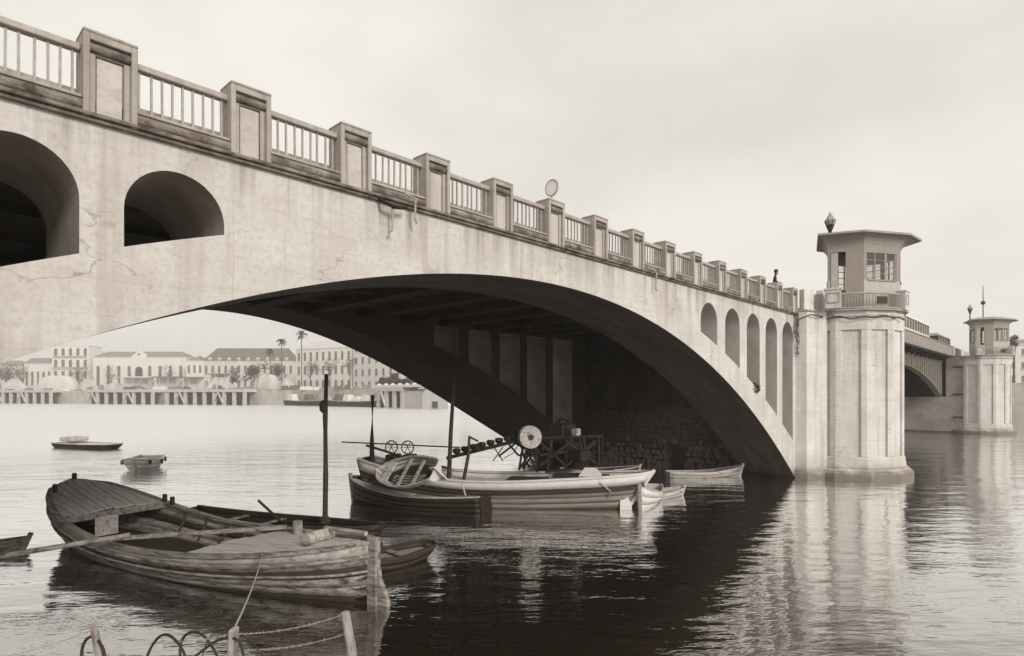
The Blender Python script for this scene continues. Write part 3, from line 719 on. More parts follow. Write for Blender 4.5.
# broken pipe brackets and hanging creepers on the face
def bracket(label, x, kind):
    t = thing('pipe_bracket', label, 'bracket', (x, F0, 9.7), group='rusty brackets on the bridge face')
    if kind == 0:
        MB().tube([(-.35,-.05,.2),(-.3,-.28,.0),(0,-.3,-.05),(.35,-.26,.02)], .05, 6).build('bent_pipe', 'darkiron', t)
        MB().tube([(-.05,-.25,.0),(-.02,-.2,-.35),(-.02,-.2,-.62),(-.1,-.2,-.66)], .03, 6).build('drop_pipe', 'iron', t)
        MB().tube([(.3,-.3,.35),(.62,-.3,.3),(.62,-.28,-.2),(.7,-.25,-.3)], .03, 6).build('hook', 'iron', t)
    else:
        MB().tube([(0,-.1,.35),(0,-.22,.2),(0,-.2,-.45),(.08,-.2,-.5)], .03, 6).build('hook', 'iron', t)
bracket('bent broken pipe with hanging hook below the fourth parapet pier', 8.75, 0)
bracket('thin iron hook hanging below the parapet near the middle of the span', 21.4, 1)
def leafclump(n, rad, leaf, rnd, c=(0,0,0), squash=(1,1,1), shell=.3):
    m_ = MB()
    for _ in range(n):
        while True:
            p = Vector((rnd.uniform(-1,1), rnd.uniform(-1,1), rnd.uniform(-1,1)))
            if shell < p.length < 1: break
        q = Vector((c[0]+p.x*rad*squash[0], c[1]+p.y*rad*squash[1], c[2]+p.z*rad*squash[2]))
        a = Vector((rnd.gauss(0,1), rnd.gauss(0,1), rnd.gauss(0,1))).normalized(); b2 = a.orthogonal().normalized()
        s = leaf*rnd.uniform(.6, 1.3)
        m_.add([q - a*s, q + b2*s*.45, q + a*s, q - b2*s*.45], [(0,1,2,3)])
    return m_
rl_ = random.Random(11)
t = thing('tuft_plant', 'dark bushy weed growing on the sill of a spandrel opening', 'plant', (32.0, F0 + .15, 5.25))
leafclump(420, .42, .07, rl_, (0,-.05,.1), (1.1,.7,.75), .1).build('foliage', 'leaf', t)
MB().tube([(0,.2,-.2),(0,0,.2)], .03, 5).build('stem', 'bark', t)
t = thing('creeper', 'thin straggling creeper at the corner between arch and near tower', 'plant', (38.0, F0 - .1, 9.5))
m_ = MB()
for k in range(7):
    pts = [Vector((rl_.uniform(-.2,.3), -.08, .45))]
    for s in range(9): pts.append(pts[-1] + Vector((rl_.uniform(-.25,.17), rl_.uniform(-.03,.03), -rl_.uniform(.05,.32))))
    m_.tube(pts, .018, 4)
m_.build('vine', 'bark', t)
lm = MB()
for k in range(160):
    q = Vector((rl_.gauss(-.15,.25), rl_.uniform(-.15,.0), rl_.uniform(-2.2,.4))); a = Vector((rl_.gauss(0,1),rl_.gauss(0,1),rl_.gauss(0,1))).normalized()*.06; b2 = a.orthogonal()*.6
    lm.add([q-a,q+b2,q+a,q-b2],[(0,1,2,3)])
lm.build('foliage', 'leaf', t)

# ------------------------------------------------------------------ boats
def smooth(a, b, x):
    t = min(1, max(0, (x - a)/(b - a))); return t*t*(3 - 2*t)
class Hull:
    """bow at +x; u 0 stern .. 1 bow; w 0 keel edge .. 1 sheer"""
    def __init__(s, L, B, sheer, zb=-.35, ws=.6, wb=.45, bowp=.55, rake_b=.5, rake_s=.2, mid=.45, round_stern=False):
        s.L, s.B, s.sheer, s.zb, s.ws, s.wb, s.bowp, s.rb, s.rs, s.mid, s.rnd = L, B, sheer, zb, ws, wb, bowp, rake_b, rake_s, mid, round_stern
    def zs(s, u):
        a, b, c = s.sheer                                      # stern, middle, bow height
        m = s.mid
        return b + (a - b)*((m - u)/m)**2 if u < m else b + (c - b)*((u - m)/(1 - m))**2
    def hb(s, u):
        m = s.mid
        if u < m:
            if s.rnd: return s.B/2*max(0.0, 1 - ((m - u)/m)**3)**.5
            return s.B/2*(s.ws + (1 - s.ws)*math.sin(math.pi/2*u/m))
        f = (u - m)/(1 - m); return s.B/2*max(0.0, 1 - f**2.2)**s.bowp
    def p(s, u, w, side, off=0):
        h = s.hb(u); wb = s.wb*(1 - .75*smooth(.55, 1, u))*(1 - .35*smooth(.35, 0, u))
        y = h*(wb + (1 - wb)*math.sin(w*math.pi/2)**.8) + off
        z = s.zb + (s.zs(u) - s.zb)*w
        x = s.L*(u - .5) + s.rb*w*smooth(.7, 1, u) - s.rs*w*smooth(.3, 0, u)
        return Vector((x, side*max(0.0, y), z))
    def strake(s, w0, w1, side, lap=.015, th=.035, n=26, u0=0, u1=1):
        m = MB(); us = [u0 + (u1-u0)*i/n for i in range(n+1)]
        v = []
        for u in us: v += [s.p(u, w0, side, lap), s.p(u, w1, side, 0), s.p(u, w1, side, -th), s.p(u, w0, side, -th)]
        f = [(4*i+a, 4*i+(a+1)%4, 4*i+4+(a+1)%4, 4*i+4+a) for i in range(n) for a in range(4)] + [(0,1,2,3), (4*n+3,4*n+2,4*n+1,4*n)]
        return m.add(v, f)
    def gunwale(s, side, wd=.1, h=.06, dz=0, u0=0, u1=1, n=26):
        m = MB(); v = []
        for i in range(n+1):
            u = u0 + (u1-u0)*i/n; c = s.p(u, 1, side); y = abs(c.y)
            a, b = max(0, y - wd*.7), y + wd*.3
            v += [(c.x, side*a, c.z+dz), (c.x, side*b, c.z+dz), (c.x, side*b, c.z+dz+h), (c.x, side*a, c.z+dz+h)]
        return m.add(v, [(4*i+a, 4*i+(a+1)%4, 4*i+4+(a+1)%4, 4*i+4+a) for i in range(n) for a in range(4)] + [(0,1,2,3), (4*n+3,4*n+2,4*n+1,4*n)])
    def transom(s, th=.05):
        pts = [s.p(0, w/6, 1) for w in range(7)] + [s.p(0, w/6, -1) for w in range(6, -1, -1)]
        m = MB(); n = len(pts)
        return m.add(pts + [q - Vector((th,0,0)) for q in pts], [tuple(range(n)), tuple(range(2*n-1,n-1,-1))] + [(i,(i+1)%n,n+(i+1)%n,n+i) for i in range(n)])
    def plank(s, y0, y1, u0, u1, dz=-.02, th=.03, camber=.0, n=12, inset=.03):
        """a lengthwise deck plank clipped to the hull outline"""
        us = [u0 + (u1-u0)*i/n for i in range(n+1)]
        us = [u for u in us if s.hb(u) - inset > min(abs(y0), abs(y1)) + .01]
        if len(us) < 2: return None
        v = []
        for u in us:
            lim = s.hb(u) - inset; c = s.p(u, 1, 1)
            for y in (y0, y1):
                yy = max(-lim, min(lim, y)); z = c.z + dz + camber*(1 - (yy/max(.1, lim))**2)
                v += [(c.x, yy, z), (c.x, yy, z - th)]
        n_ = len(us) - 1
        f = []
        for i in range(n_):
            a = 4*i; b = a + 4; f += [(a,b,b+2,a+2), (a+1,a+3,b+3,b+1), (a,a+1,b+1,b), (a+2,b+2,b+3,a+3)]
        f += [(0,2,3,1), (4*n_,4*n_+1,4*n_+3,4*n_+2)]
        return MB().add(v, f)
    def floor(s, w, u0, u1, n=14):
        v = []
        for i in range(n+1):
            u = u0 + (u1-u0)*i/n; a = s.p(u, w, 1, -.03); v += [(a.x, a.y, a.z), (a.x, -a.y, a.z)]
        return MB().add(v, [(2*i,2*i+2,2*i+3,2*i+1) for i in range(n)])
    def thwart(s, u, w, wd=.2, th=.04):
        a = s.p(u, w, 1, -.04); return MB().box(a.x-wd/2, a.x+wd/2, -a.y, a.y, a.z-th, a.z)

def boat_frame(name, label, stern, bow, group=None):
    s, b = Vector(stern), Vector(bow); c = (s + b)/2; dv = b - s
    t = thing(name, label, 'boat', (c.x, c.y, 0), math.atan2(dv.y, dv.x), group)
    return t, dv.length
def shell(t, H, n, mat, gun, gmat=None, mats=None, gw=.1, gh=.06, transom=True, stem=True, name='strake', smat=None):
    for side in (1, -1):
        for k in range(n):
            H.strake(k/n, (k+1)/n, side).build(name, mats[k] if mats else mat, t, True)
        H.gunwale(side, gw, gh, -.01).build('gunwale', gun, t)
    if transom: H.transom().build('transom', smat or mat, t)
    if stem:
        a, b = H.p(1, 0, 1), H.p(1, 1, 1); a.y = b.y = 0
        m1 = H.p(1, .5, 1); m1.y = 0
        MB().bar(a, m1, .12, .14, Vector((0,1,0))).bar(m1, b + Vector((.02,0,.12)), .12, .14, Vector((0,1,0))).build('stem', gmat or gun, t)

# --- the big weathered barge in front
t, L = boat_frame('wooden_barge', 'big weathered open wooden barge with planked stern deck, nearest in the foreground', (4.7, 25.9), (8.1, 12.4))
H = Hull(L, 3.7, (1.95, .78, 1.45), -.3, ws=.72, wb=.55, bowp=.62, rake_b=.05, rake_s=.25, round_stern=True)
mats = ['darkwood', 'darkwood', 'wood', 'wood', 'darkwood', 'wood', 'palewood']
shell(t, H, 7, 'wood', 'wood', mats=mats, gw=.2, gh=.09, stem=False, transom=False)
for side in (1, -1):                                        # heavy rubbing strakes
    for w, rad in ((.83, .05), (.62, .035)):
        MB().tube([H.p(i/28, w, side, .03) for i in range(1, 29)], rad, 6).build('rubbing_strake', 'wood', t)
for nm, a_, b_ in (('stem', -.5, 1.95),):
    e = H.p(1, .5, 1); e.y = 0
    MB().box(e.x-.12, e.x+.2, -.09, .09, -.5, 1.6).build(nm, 'wood', t, bevel=.03)
    MB().add([(e.x+.2,-.06,1.0),(e.x+.28,-.06,.62),(e.x+.52,-.06,.15),(e.x+.5,-.06,-.4),(e.x+.2,-.06,-.4),(e.x+.2,.06,1.0),(e.x+.28,.06,.62),(e.x+.52,.06,.15),(e.x+.5,.06,-.4),(e.x+.2,.06,-.4)],
             [(0,1,2,3,4),(9,8,7,6,5),(0,5,6,1),(1,6,7,2),(2,7,8,3),(3,8,9,4)]).build('forefoot', 'wood', t, bevel=.02)
rp = random.Random(4)
y = -2.0
pw = .235
me_n = 0
while y < 2.0:
    q = H.plank(y + .014, y + pw - .014, .012, .2 + rp.uniform(-.004, .004), .05 + rp.uniform(-.006, .006), .035, .09)
    if q: q.build('stern_deck_plank', 'plank', t)
    y += pw
y = -2.0
while y < 2.0:
    q = H.plank(y + .02, y + .27 - .02, .63 + rp.uniform(-.006, .006), .985, .0 + rp.uniform(-.014, .014), .035, .06, inset=.2)
    if q: q.build('foredeck_plank', 'plank', t)
    y += .27
H.floor(.3, .02, .98).build('bottom_boards', 'darkwood', t)
for u in (.2, .63):
    a = H.p(u, 1, 1); 
    MB().box(a.x-.06, a.x+.06, -a.y+.05, a.y-.05, a.z-.13, a.z+.02 + (.06 if u < .5 else -.01)).build('deck_beam', 'wood', t)
for u in (.27, .35, .43, .5, .57):                       # frames inside
    for side in (1, -1):
        MB().tube([H.p(u, w, side, -.09) for w in (.35, .6, .8, .97)], .05, 4).build('frame_rib', 'darkwood', t)
a = H.p(.5, 1, 1)
MB().bar((H.p(.40,1,-1).x, -H.hb(.40)+.15, H.zs(.4)+.12), (H.p(.66,1,1).x, H.hb(.66)*.85, H.zs(.66)+.16), .13, .11).build('loose_spar', 'wood', t)
a = H.p(.87, 1, 1)
MB().box(a.x-.25, a.x+.25, -.32, .32, a.z+.06, a.z+.1).build('bitt_base', 'palewood', t)
MB().tube([(a.x, -.42, a.z+.24), (a.x, .42, a.z+.24)], .15, 10).build('windlass', 'palewood', t)
for yy in (-.3, .3): MB().box(a.x-.1, a.x+.1, yy-.05, yy+.05, a.z+.1, a.z+.42).build('bitt', 'wood', t)
a = H.p(.71, 1, 1); MB().lathe([(.13,0),(.15,.2),(.13,.42)], 10, (a.x, a.y-.35, a.z-.02)).build('bollard', 'wood', t)
for u, side in ((.01, 0), (.06, -.9), (.2, 1), (.225, 1)):
    a = H.p(max(u, .012), 1, 1); MB().box(a.x-.07, a.x+.07, side*(a.y-.1)-.06, side*(a.y-.1)+.06, a.z+.05, a.z+.34).build('thole_post', 'darkwood', t, bevel=.02)
a = H.p(.205, 1, 1); MB().box(a.x+.08, a.x+.06, -.75, -.05, .45, a.z-.05).build('bulkhead_board', 'palewood', t)
MB().tube([(H.p(.93,1,1).x-.6, .2, H.zs(.9)+.35), (H.p(.98,1,1).x+.05, .0, 1.65)], .06, 6).build('bow_spar', 'palewood', t)
for k in range(4): MB().ring((H.p(.8,1,1).x, .75, H.zs(.8)+.05+.035*k), .26-.03*(k % 2), .03, 'z', 18, 5).build('rope_coil', 'rope', t)
barge_o, barge_H = t, H
def on_barge(u, y, z):
    p = H.p(u, 1, 1); q = Matrix.Rotation(t.rotation_euler.z, 4, 'Z') @ Vector((p.x, y, z)); return q + t.location
barge_rope_end = Matrix.Rotation(t.rotation_euler.z, 4, 'Z') @ Vector((H.p(.8,1,1).x, -H.hb(.8)+.5, H.zs(.8)+.05)) + Vector(t.location)

# long pole resting on the barge and reaching left
pa = Vector(view2((130-512)/600*16.3, 16.3)); pb = Vector(view2((-90-512)/600*15.0, 15.0))
o = MB().tube([(pa.x, pa.y, ZH(535, 16.3)), (pb.x, pb.y, ZH(571, 15.0))], .07, 8).build('mooring_pole', 'wood')
tag(o, 'long round timber pole reaching left out of the big foreground barge', 'pole')

# --- low skiff with a pole mast behind the barge
t, L = boat_frame('masted_skiff', 'low dark skiff with a bare pole mast half hidden behind the foreground barge', (8.3, 25.3), (11.75, 17.7))
H = Hull(L, 1.8, (.55, .38, .5), -.25, ws=.6, bowp=.6, rake_b=.25)
shell(t, H, 4, 'hulldark', 'darkwood')
H.floor(.5, .03, .95).build('bottom_boards', 'darkwood', t)
for u in (.25, .45): H.thwart(u, .85).build('thwart', 'wood', t)
mx = H.p(.745, 1, 1).x
MB().tube([(mx,0,-.1),(mx+.02,.02,2.2),(mx-.02,.05,4.2),(mx+.04,.04,5.75)], [.1,.095,.09,.075], 8).build('mast', 'darkwood', t)
MB().lathe([(.08,0),(.2,.08),(.2,.25),(.08,.36)], 8, (mx,0,.35)).build('mast_step', 'darkwood', t)
MB().lathe([(.02,-.25),(.12,-.15),(.13,.1),(.02,.22)], 8, (mx-.08,0,4.6)).build('block', 'darkwood', t)
MB().tube([(mx-2.2,.3,.3),(mx-3.4,.5,.95)], .05, 6).build('tiller', 'darkwood', t)

# --- dark punt behind the barge's stem
t, L = boat_frame('small_punt', 'little dark square-ended punt floating just beyond the bow of the foreground barge', (9.45, 14.9), (11.35, 14.75))
H = Hull(L, 1.3, (.4, .32, .42), -.2, ws=.8, wb=.7, bowp=.35, rake_b=.5, rake_s=.1)
shell(t, H, 3, 'hulldark', 'darkwood', stem=False)
H.floor(.75, .03, .95).build('bottom_boards', 'wood', t)
H.thwart(.3, .9).build('thwart', 'wood', t); H.thwart(.6, .9).build('thwart', 'wood', t)

# --- dark boat with pale rail, a dinghy lying on it
t, L = boat_frame('decked_boat', 'dark decked boat with pale rail carrying an overturned-side dinghy in the middle', (17.9, 18.7), (15.3, 24.9))
t['label'] = 'dark decked boat with pale rail carrying a small tilted dinghy on its deck'
H = Hull(L, 2.4, (.72, .6, 1.2), -.3, ws=.7, bowp=.6, rake_b=.2, rake_s=.1)
shell(t, H, 4, 'hulldark', 'palewood', gw=.12)
y = -1.2
while y < 1.2:
    q = H.plank(y+.006, y+.234, .5, .97, -.12, .03, .06, inset=.06)
    if q: q.build('foredeck_plank', 'plank', t)
    q = H.plank(y+.006, y+.234, .03, .22, -.2, .03, .03, inset=.06)
    if q: q.build('stern_deck_plank', 'plank', t)
    y += .24
H.floor(.45, .05, .9).build('bottom_boards', 'darkwood', t)
for u in (.28, .42): H.thwart(u, .85, .16).build('thwart', 'wood', t)
MB().box(H.p(.85,1,1).x-.08, H.p(.85,1,1).x+.08, -.08, .08, 1.0, 1.4).build('bitt', 'darkwood', t)
MB().tube([(H.p(.08,1,1).x, 1.0, .8), (H.p(.08,1,1).x+.15, 1.05, 1.3)], .04, 6).build('thole_post', 'palewood', t)
dk = t
pd = W(411, 25.4)
t = thing('tilted_dinghy', 'small open dinghy lying tilted across the dark decked boat', 'boat', (pd.x, pd.y, 1.55), 0)
t.rotation_mode = 'QUATERNION'
d0 = Vector(view2((392-512)/600*27.6, 27.6)).to_3d(); d1 = Vector(view2((434-512)/600*26.0, 26.0)).to_3d()
dv = (d1 - d0); ang = math.atan2(dv.y, dv.x)
t.rotation_quaternion = (Matrix.Rotation(ang + math.pi, 3, 'Z') @ Matrix.Rotation(R(6), 3, 'Y') @ Matrix.Rotation(R(-48), 3, 'X')).to_quaternion()
H = Hull(3.1, 1.6, (.42, .36, .5), -.1, ws=.62, bowp=.55, rake_b=.15, rake_s=.12)
shell(t, H, 4, 'plank', 'palewood', gw=.08, gh=.05, smat='white')
for k in range(5):
    MB().tube([H.p(.2+.6*i/6, .35, 1, -.1-.24*k*.5) for i in range(7)], .025, 4).build('bottom_slat', 'plank', t)
H.floor(.25, .03, .95).build('bottom_boards', 'darkwood', t)
for u in (.28, .55): H.thwart(u, .88, .17).build('thwart', 'palewood', t)
H.thwart(.84, .9, .45).build('bow_seat', 'plank', t)
MB().bar((-1.66,0,.55), (-1.75,.0,-.25), .06, .3).build('rudder', 'plank', t)

# --- the long grey workboat with bucket conveyor
t, L = boat_frame('work_boat', 'long grey-hulled workboat with white rail, flaring bow to the right, under the arch', (16.2, 24.6), (22.6, 14.8))
H = Hull(L, 3.3, (2.0, 1.2, 1.62), -.35, ws=.45, wb=.5, bowp=.6, rake_b=1.35, rake_s=.5)
for side in (1, -1):
    for k, mm in enumerate(('hulldark', 'hullgrey', 'hullgrey', 'hullgrey', 'hulldark', 'white')):
        a_, b_ = (0, .2, .36, .52, .68, .78, 1.0)[k:k+2]
        H.strake(a_, b_, side, .002).build('strake', mm, t, True)
    H.gunwale(side, .16, .08).build('gunwale', 'white', t)
    MB().tube([H.p(i/28, .69, side, .04) for i in range(29)], .06, 6).build('rubbing_strake', 'darkwood', t)
H.transom().build('transom', 'hulldark', t)
a, b_ = H.p(1,0,1), H.p(1,1,1); MB().bar((a.x,0,a.z), (b_.x+.02,0,b_.z+.1), .14, .16, Vector((0,1,0))).build('stem', 'white', t)
y = -1.6
while y < 1.6:
    q = H.plank(y+.006, y+.26, .06, .97, -.25, .03, .08, inset=.08, n=24)
    if q: q.build('deck_plank', 'plank', t)
    y += .266
hx_ = H.p(.82, 1, 1).x
MB().prism([(hx_-1.4,-.7),(hx_+1.0,-.55),(hx_+1.0,.55),(hx_-1.4,.7)], .85, 1.35, [(hx_-1.35,-.62),(hx_+.9,-.5),(hx_+.9,.5),(hx_-1.35,.62)]).build('hatch_coaming', 'white', t)
MB().prism([(hx_-1.45,-.75),(hx_+1.05,-.6),(hx_+1.05,.6),(hx_-1.45,.75)], 1.353, 1.41).build('hatch_cover', 'darkwood', t)
MB().prism([(hx_-.3,-.5),(hx_+.7,-.5),(hx_+.7,.5),(hx_-.3,.5)], 1.413, 1.75, [(hx_-.05,-.1),(hx_+.45,-.1),(hx_+.45,.1),(hx_-.05,.1)]).build('skylight', 'white', t)
MB().box(hx_-3.6, hx_-1.8, -1.0, 1.0, .8, 1.15).build('engine_box', 'darkwood', t)
s0 = H.p(0, 1, 1)
MB().tube([(s0.x+.3,.3,.2),(s0.x+.25,.32,2.6),(s0.x+.3,.3,5.0)], [.13,.12,.1], 8).build('mizzen_mast', 'darkwood', t)
m2 = H.p(.31, 1, 1).x
MB().tube([(m2,.2,.4),(m2+.12,.2,3.2),(m2+.3,.2,6.0)], [.12,.1,.07], 8).build('main_mast', 'darkwood', t)
MB().tube([(s0.x-1.2,.1,2.72),(m2+.6,.1,2.55)], .035, 6).build('boom', 'darkwood', t)
for xx in (s0.x+1.5, s0.x+2.3):
    wh = MB().ring((xx,-.3,2.55), .3, .03, 'y', 20, 5).build('hand_wheel', 'darkiron', t)
    for a_ in (0, 60, 120):
        c_, s_ = .3*math.cos(R(a_)), .3*math.sin(R(a_)); MB().bar((xx-c_,-.3,2.55-s_),(xx+c_,-.3,2.55+s_),.025).build('spoke', 'darkiron', wh)
    MB().box(xx-.25, xx+.25, -.5, .4, 1.0, 2.2).build('winch_box', 'darkiron', t, bevel=.05)
MB().tube([(s0.x+.2,-.2,2.6),(s0.x+1.2,-.3,2.35),(s0.x+2.8,-.3,1.9),(m2,0,1.6)], .06, 6).build('rail_spar', 'darkwood', t)
dx_ = m2 + .75
MB().tube([(dx_,.1,.9),(dx_+.25,.1,2.2),(dx_+.3,.1,3.1)], [.09,.08,.06], 6).bar((dx_+.3,.1,3.05),(dx_+.72,.1,2.85),.08).build('davit', 'darkwood', t)
MB().lathe([(.03,-.2),(.12,-.12),(.14,.06),(.03,.2)], 8, (dx_+.68,.1,2.55)).build('block', 'darkiron', t)
MB().tube([H.p(.86, .9, -1, .03), H.p(.9, .66, -1, .1), H.p(.905, .5, -1, .05)], .03, 5).build('hanging_rope', 'rope', t)
wb_o = t
# bucket conveyor standing on the workboat
cv = thing('bucket_conveyor', 'dark inclined bucket conveyor with a big pale pulley wheel on the workboat', 'conveyor', (0,0,0))
DV = 28.0
def VP(px, y, dep=DV): q = W(px, dep); return Vector((q.x, q.y, ZH(y, dep)))
base = VP(530, 470, DV); cv.location = (base.x, base.y, .75)
def L_(v): return v - Vector(cv.location)
A_, B_ = L_(VP(447, 458, 28.4)), L_(VP(528, 438, 28))
C_ = L_(VP(603, 436, 27.6))
MB().bar(A_, B_, .3, .16).build('ladder_beam', 'darkiron', cv)
MB().bar(B_, C_, .2, .12).build('top_beam', 'darkiron', cv)
for k in range(9):
    f = .12 + .84*k/8; c_ = A_.lerp(B_, f) + Vector((0,0,.2))
    bk = MB().lathe([(.06,-.13),(.17,-.08),(.2,.06),(.17,.13),(.06,.15)], 8, c_).build('bucket', 'darkiron', cv, True)
wn_ = Vector(view2(.25, -1)).to_3d().normalized()              # wheel axis, towards the viewer
wx_ = wn_.cross(Vector((0,0,1))).normalized()
wc_ = L_(VP(530, 437, 27.6))
def disc(r0, r1, th, off=0, n=28):
    v = []
    for s in (0, 1):
        for r_ in (r0, r1):
            v += [wc_ + wn_*(off + th*s) + (wx_*math.cos(2*math.pi*k/n) + Vector((0,0,1))*math.sin(2*math.pi*k/n))*r_ for k in range(n)]
    f = []
    for k in range(n):
        j = (k+1) % n
        f += [(k,j,n+j,n+k), (2*n+k,3*n+k,3*n+j,2*n+j), (n+k,n+j,3*n+j,3*n+k), (k,2*n+k,2*n+j,j)]
    return MB().add(v, f)
pw_ = disc(.1, .52, .1, .05).build('pulley_wheel', 'palewood', cv)
disc(.1, .52, .1, -.22).build('pulley_back', 'palewood', pw_); disc(.02, .44, .16, -.115).build('pulley_drum', 'darkwood', pw_)
disc(.02, .13, .5, -.3).build('axle', 'darkiron', pw_)
for a_, b_ in (((524,440),(519,470)), ((536,440),(537,472)), ((524,442),(536,470)), ((536,444),(520,468)), ((566,438),(566,468)), ((598,437),(598,466)), ((566,466),(596,440)), ((540,466),(570,442)), ((545,472),(600,466)), ((540,455),(566,452)), ((552,438),(548,470)), ((580,438),(584,468)), ((566,440),(598,464)), ((540,442),(566,466)), ((520,455),(540,452))):
    MB().bar(L_(VP(*a_)), L_(VP(*b_)), .11).build('frame_strut', 'darkiron', cv)
    MB().bar(L_(VP(a_[0]+4, a_[1]-1, 29.2)), L_(VP(b_[0]+4, b_[1]-1, 29.2)), .09).build('frame_strut', 'darkiron', cv)
en = MB().box(*(lambda q: (q.x-.5, q.x+.5, q.y-.4, q.y+.4, q.z-.35, q.z+.35))(L_(VP(563, 431, 28.3)))).build('engine_block', 'darkiron', cv, bevel=.06)
q = L_(VP(563, 428, 27.8)); MB().ring((q.x, q.y, q.z), .42, .05, 'x', 20, 6).build('fly_wheel', 'darkiron', cv)
q = L_(VP(576, 432, 27.8)); MB().box(q.x-.15, q.x+.15, q.y-.15, q.y+.15, q.z-.16, q.z+.16).build('pale_tank', 'palewood', cv)
MB().bar(L_(VP(494, 447)), L_(VP(503, 461)), .05).bar(L_(VP(503, 447)), L_(VP(493, 461)), .05).build('cross_brace', 'darkiron', cv)

rt_ = random.Random(8)
for k in range(16):
    x0 = rt_.uniform(508, 598); a_ = L_(VP(x0, rt_.uniform(430, 446), rt_.uniform(27.6, 29.4))); b_ = L_(VP(x0 + rt_.uniform(-26, 26), rt_.uniform(455, 472), rt_.uniform(27.6, 29.4)))
    MB().tube([a_, a_.lerp(b_, .5) + Vector((0, 0, -rt_.uniform(.0, .35))), b_], rt_.choice((.02, .03, .05)), 5).build('rigging_line', 'darkiron', cv)
for k in range(5):
    q = L_(VP(rt_.uniform(540, 596), rt_.uniform(446, 464), rt_.uniform(28, 29))); r_ = rt_.uniform(.2, .4)
    MB().box(q.x-r_, q.x+r_, q.y-r_, q.y+r_, q.z-r_*.8, q.z+r_*.7).build('gear_box', 'darkiron', cv, bevel=.08)
# --- small boats around the pier
def rowboat(name, label, stern, bow, B, sheer, mat, gun, group=None, **k):
    t, L = boat_frame(name, label, stern, bow, group)
    H = Hull(L, B, sheer, -.2, ws=.6, bowp=.6, rake_b=.3, rake_s=.1, **k)
    shell(t, H, 3, mat, gun, gw=.08, gh=.05)
    H.floor(.45, .04, .95).build('bottom_boards', 'darkwood', t)
    for u in (.25, .5, .75): H.thwart(u, .88, .18).build('thwart', 'plank', t)
    return t, H
G_ = 'small rowing boats'
rowboat('rowing_boat', 'pale rowing boat with raised bow moored against the rubble pier wall', (32.9, 18.2), (36.5, 15.5), 1.3, (.36, .3, .66), 'palewood', 'white', G_)
rowboat('rowing_boat', 'dark rowing boat moored along the rubble wall left of the pale one', (28.6, 23.0), (32.3, 20.2), 1.5, (.5, .4, .6), 'hulldark', 'plank', G_)
rowboat('rowing_boat', 'small pale-bowed rowing boat just beyond the workboat bow', (26.6, 15.6), (22.95, 14.1), 1.3, (.55, .5, 1.0), 'white', 'palewood', G_)
t, H = rowboat('rowing_boat', 'little pale raft-like skiff right of the workboat bow', (24.3, 15.5), (27.4, 14.6), 1.2, (.3, .28, .4), 'palewood', 'palewood', G_)
o = MB().add([(0,-.03,-.6),(.55,-.03,-.6),(.5,-.03,.25),(.12,-.03,.95),(0,-.03,.95),(0,.03,-.6),(.55,.03,-.6),(.5,.03,.25),(.12,.03,.95),(0,.03,.95)], [(0,1,2,3,4),(9,8,7,6,5),(0,5,6,1),(1,6,7,2),(2,7,8,3),(3,8,9,4),(4,9,5,0)]).build('rudder_board', 'white')
p = W(620, 26.2); o.location = (p.x, p.y, 0); o.rotation_euler = (0, 0, R(-45)); tag(o, 'pale triangular rudder board sticking up beside the workboat bow', 'rudder')
rowboat('rowing_boat', 'dark little boat with pointed end at the left edge, under the pole', (-.6, 26.4), (3.0, 24.8), 1.0, (.25, .2, .42), 'wood', 'wood', G_)
t, L = boat_frame('flat_lighter', 'flat dark lighter floating alone far out on the left', (12.0, 70.6), (14.5, 64.9))
H = Hull(L, 2.3, (.5, .45, .5), -.3, ws=.92, wb=.9, bowp=.12, rake_b=.6, rake_s=.3)
shell(t, H, 3, 'hulldark', 'plank', stem=False)
for k in range(8):
    q = H.plank(-1.2+.3*k, -1.2+.3*k+.28, .04, .95, -.05, .03, .04)
    if q: q.build('deck_plank', 'plank', t)
a = H.p(.25,1,1); MB().box(a.x-1.2, a.x+.6, -.8, .8, .65, 1.05).build('deck_box', 'palewood', t, bevel=.08)
t, L = boat_frame('white_launch', 'small white open launch with tyre fenders, alone on the bright water', (12.9, 47.0), (11.3, 44.9))
H = Hull(L, 2.2, (.8, .65, .8), -.2, ws=.7, bowp=.5, rake_b=.3, rake_s=.1)
shell(t, H, 3, 'white', 'plank', gw=.15, gh=.08)
H.floor(.5, .04, .95).build('bottom_boards', 'darkwood', t)
for u in (.3, .6): H.thwart(u, .9, .25).build('thwart', 'plank', t)
for u, s_ in ((.15, 1), (.5, 1), (.85, 1), (.15, -1), (.5, -1), (.85, -1)):
    a = H.p(u, .9, s_, .08); MB().ring((a.x, a.y, a.z-.05), .13, .045, 'y', 12, 5).build('fender', 'darkwood', t)
for k in range(-3, 3):
    q = H.plank(k*.32+.01, k*.32+.31, .68, .97, .02, .04, .08)
    if q: q.build('foredeck_plank', 'white', t)

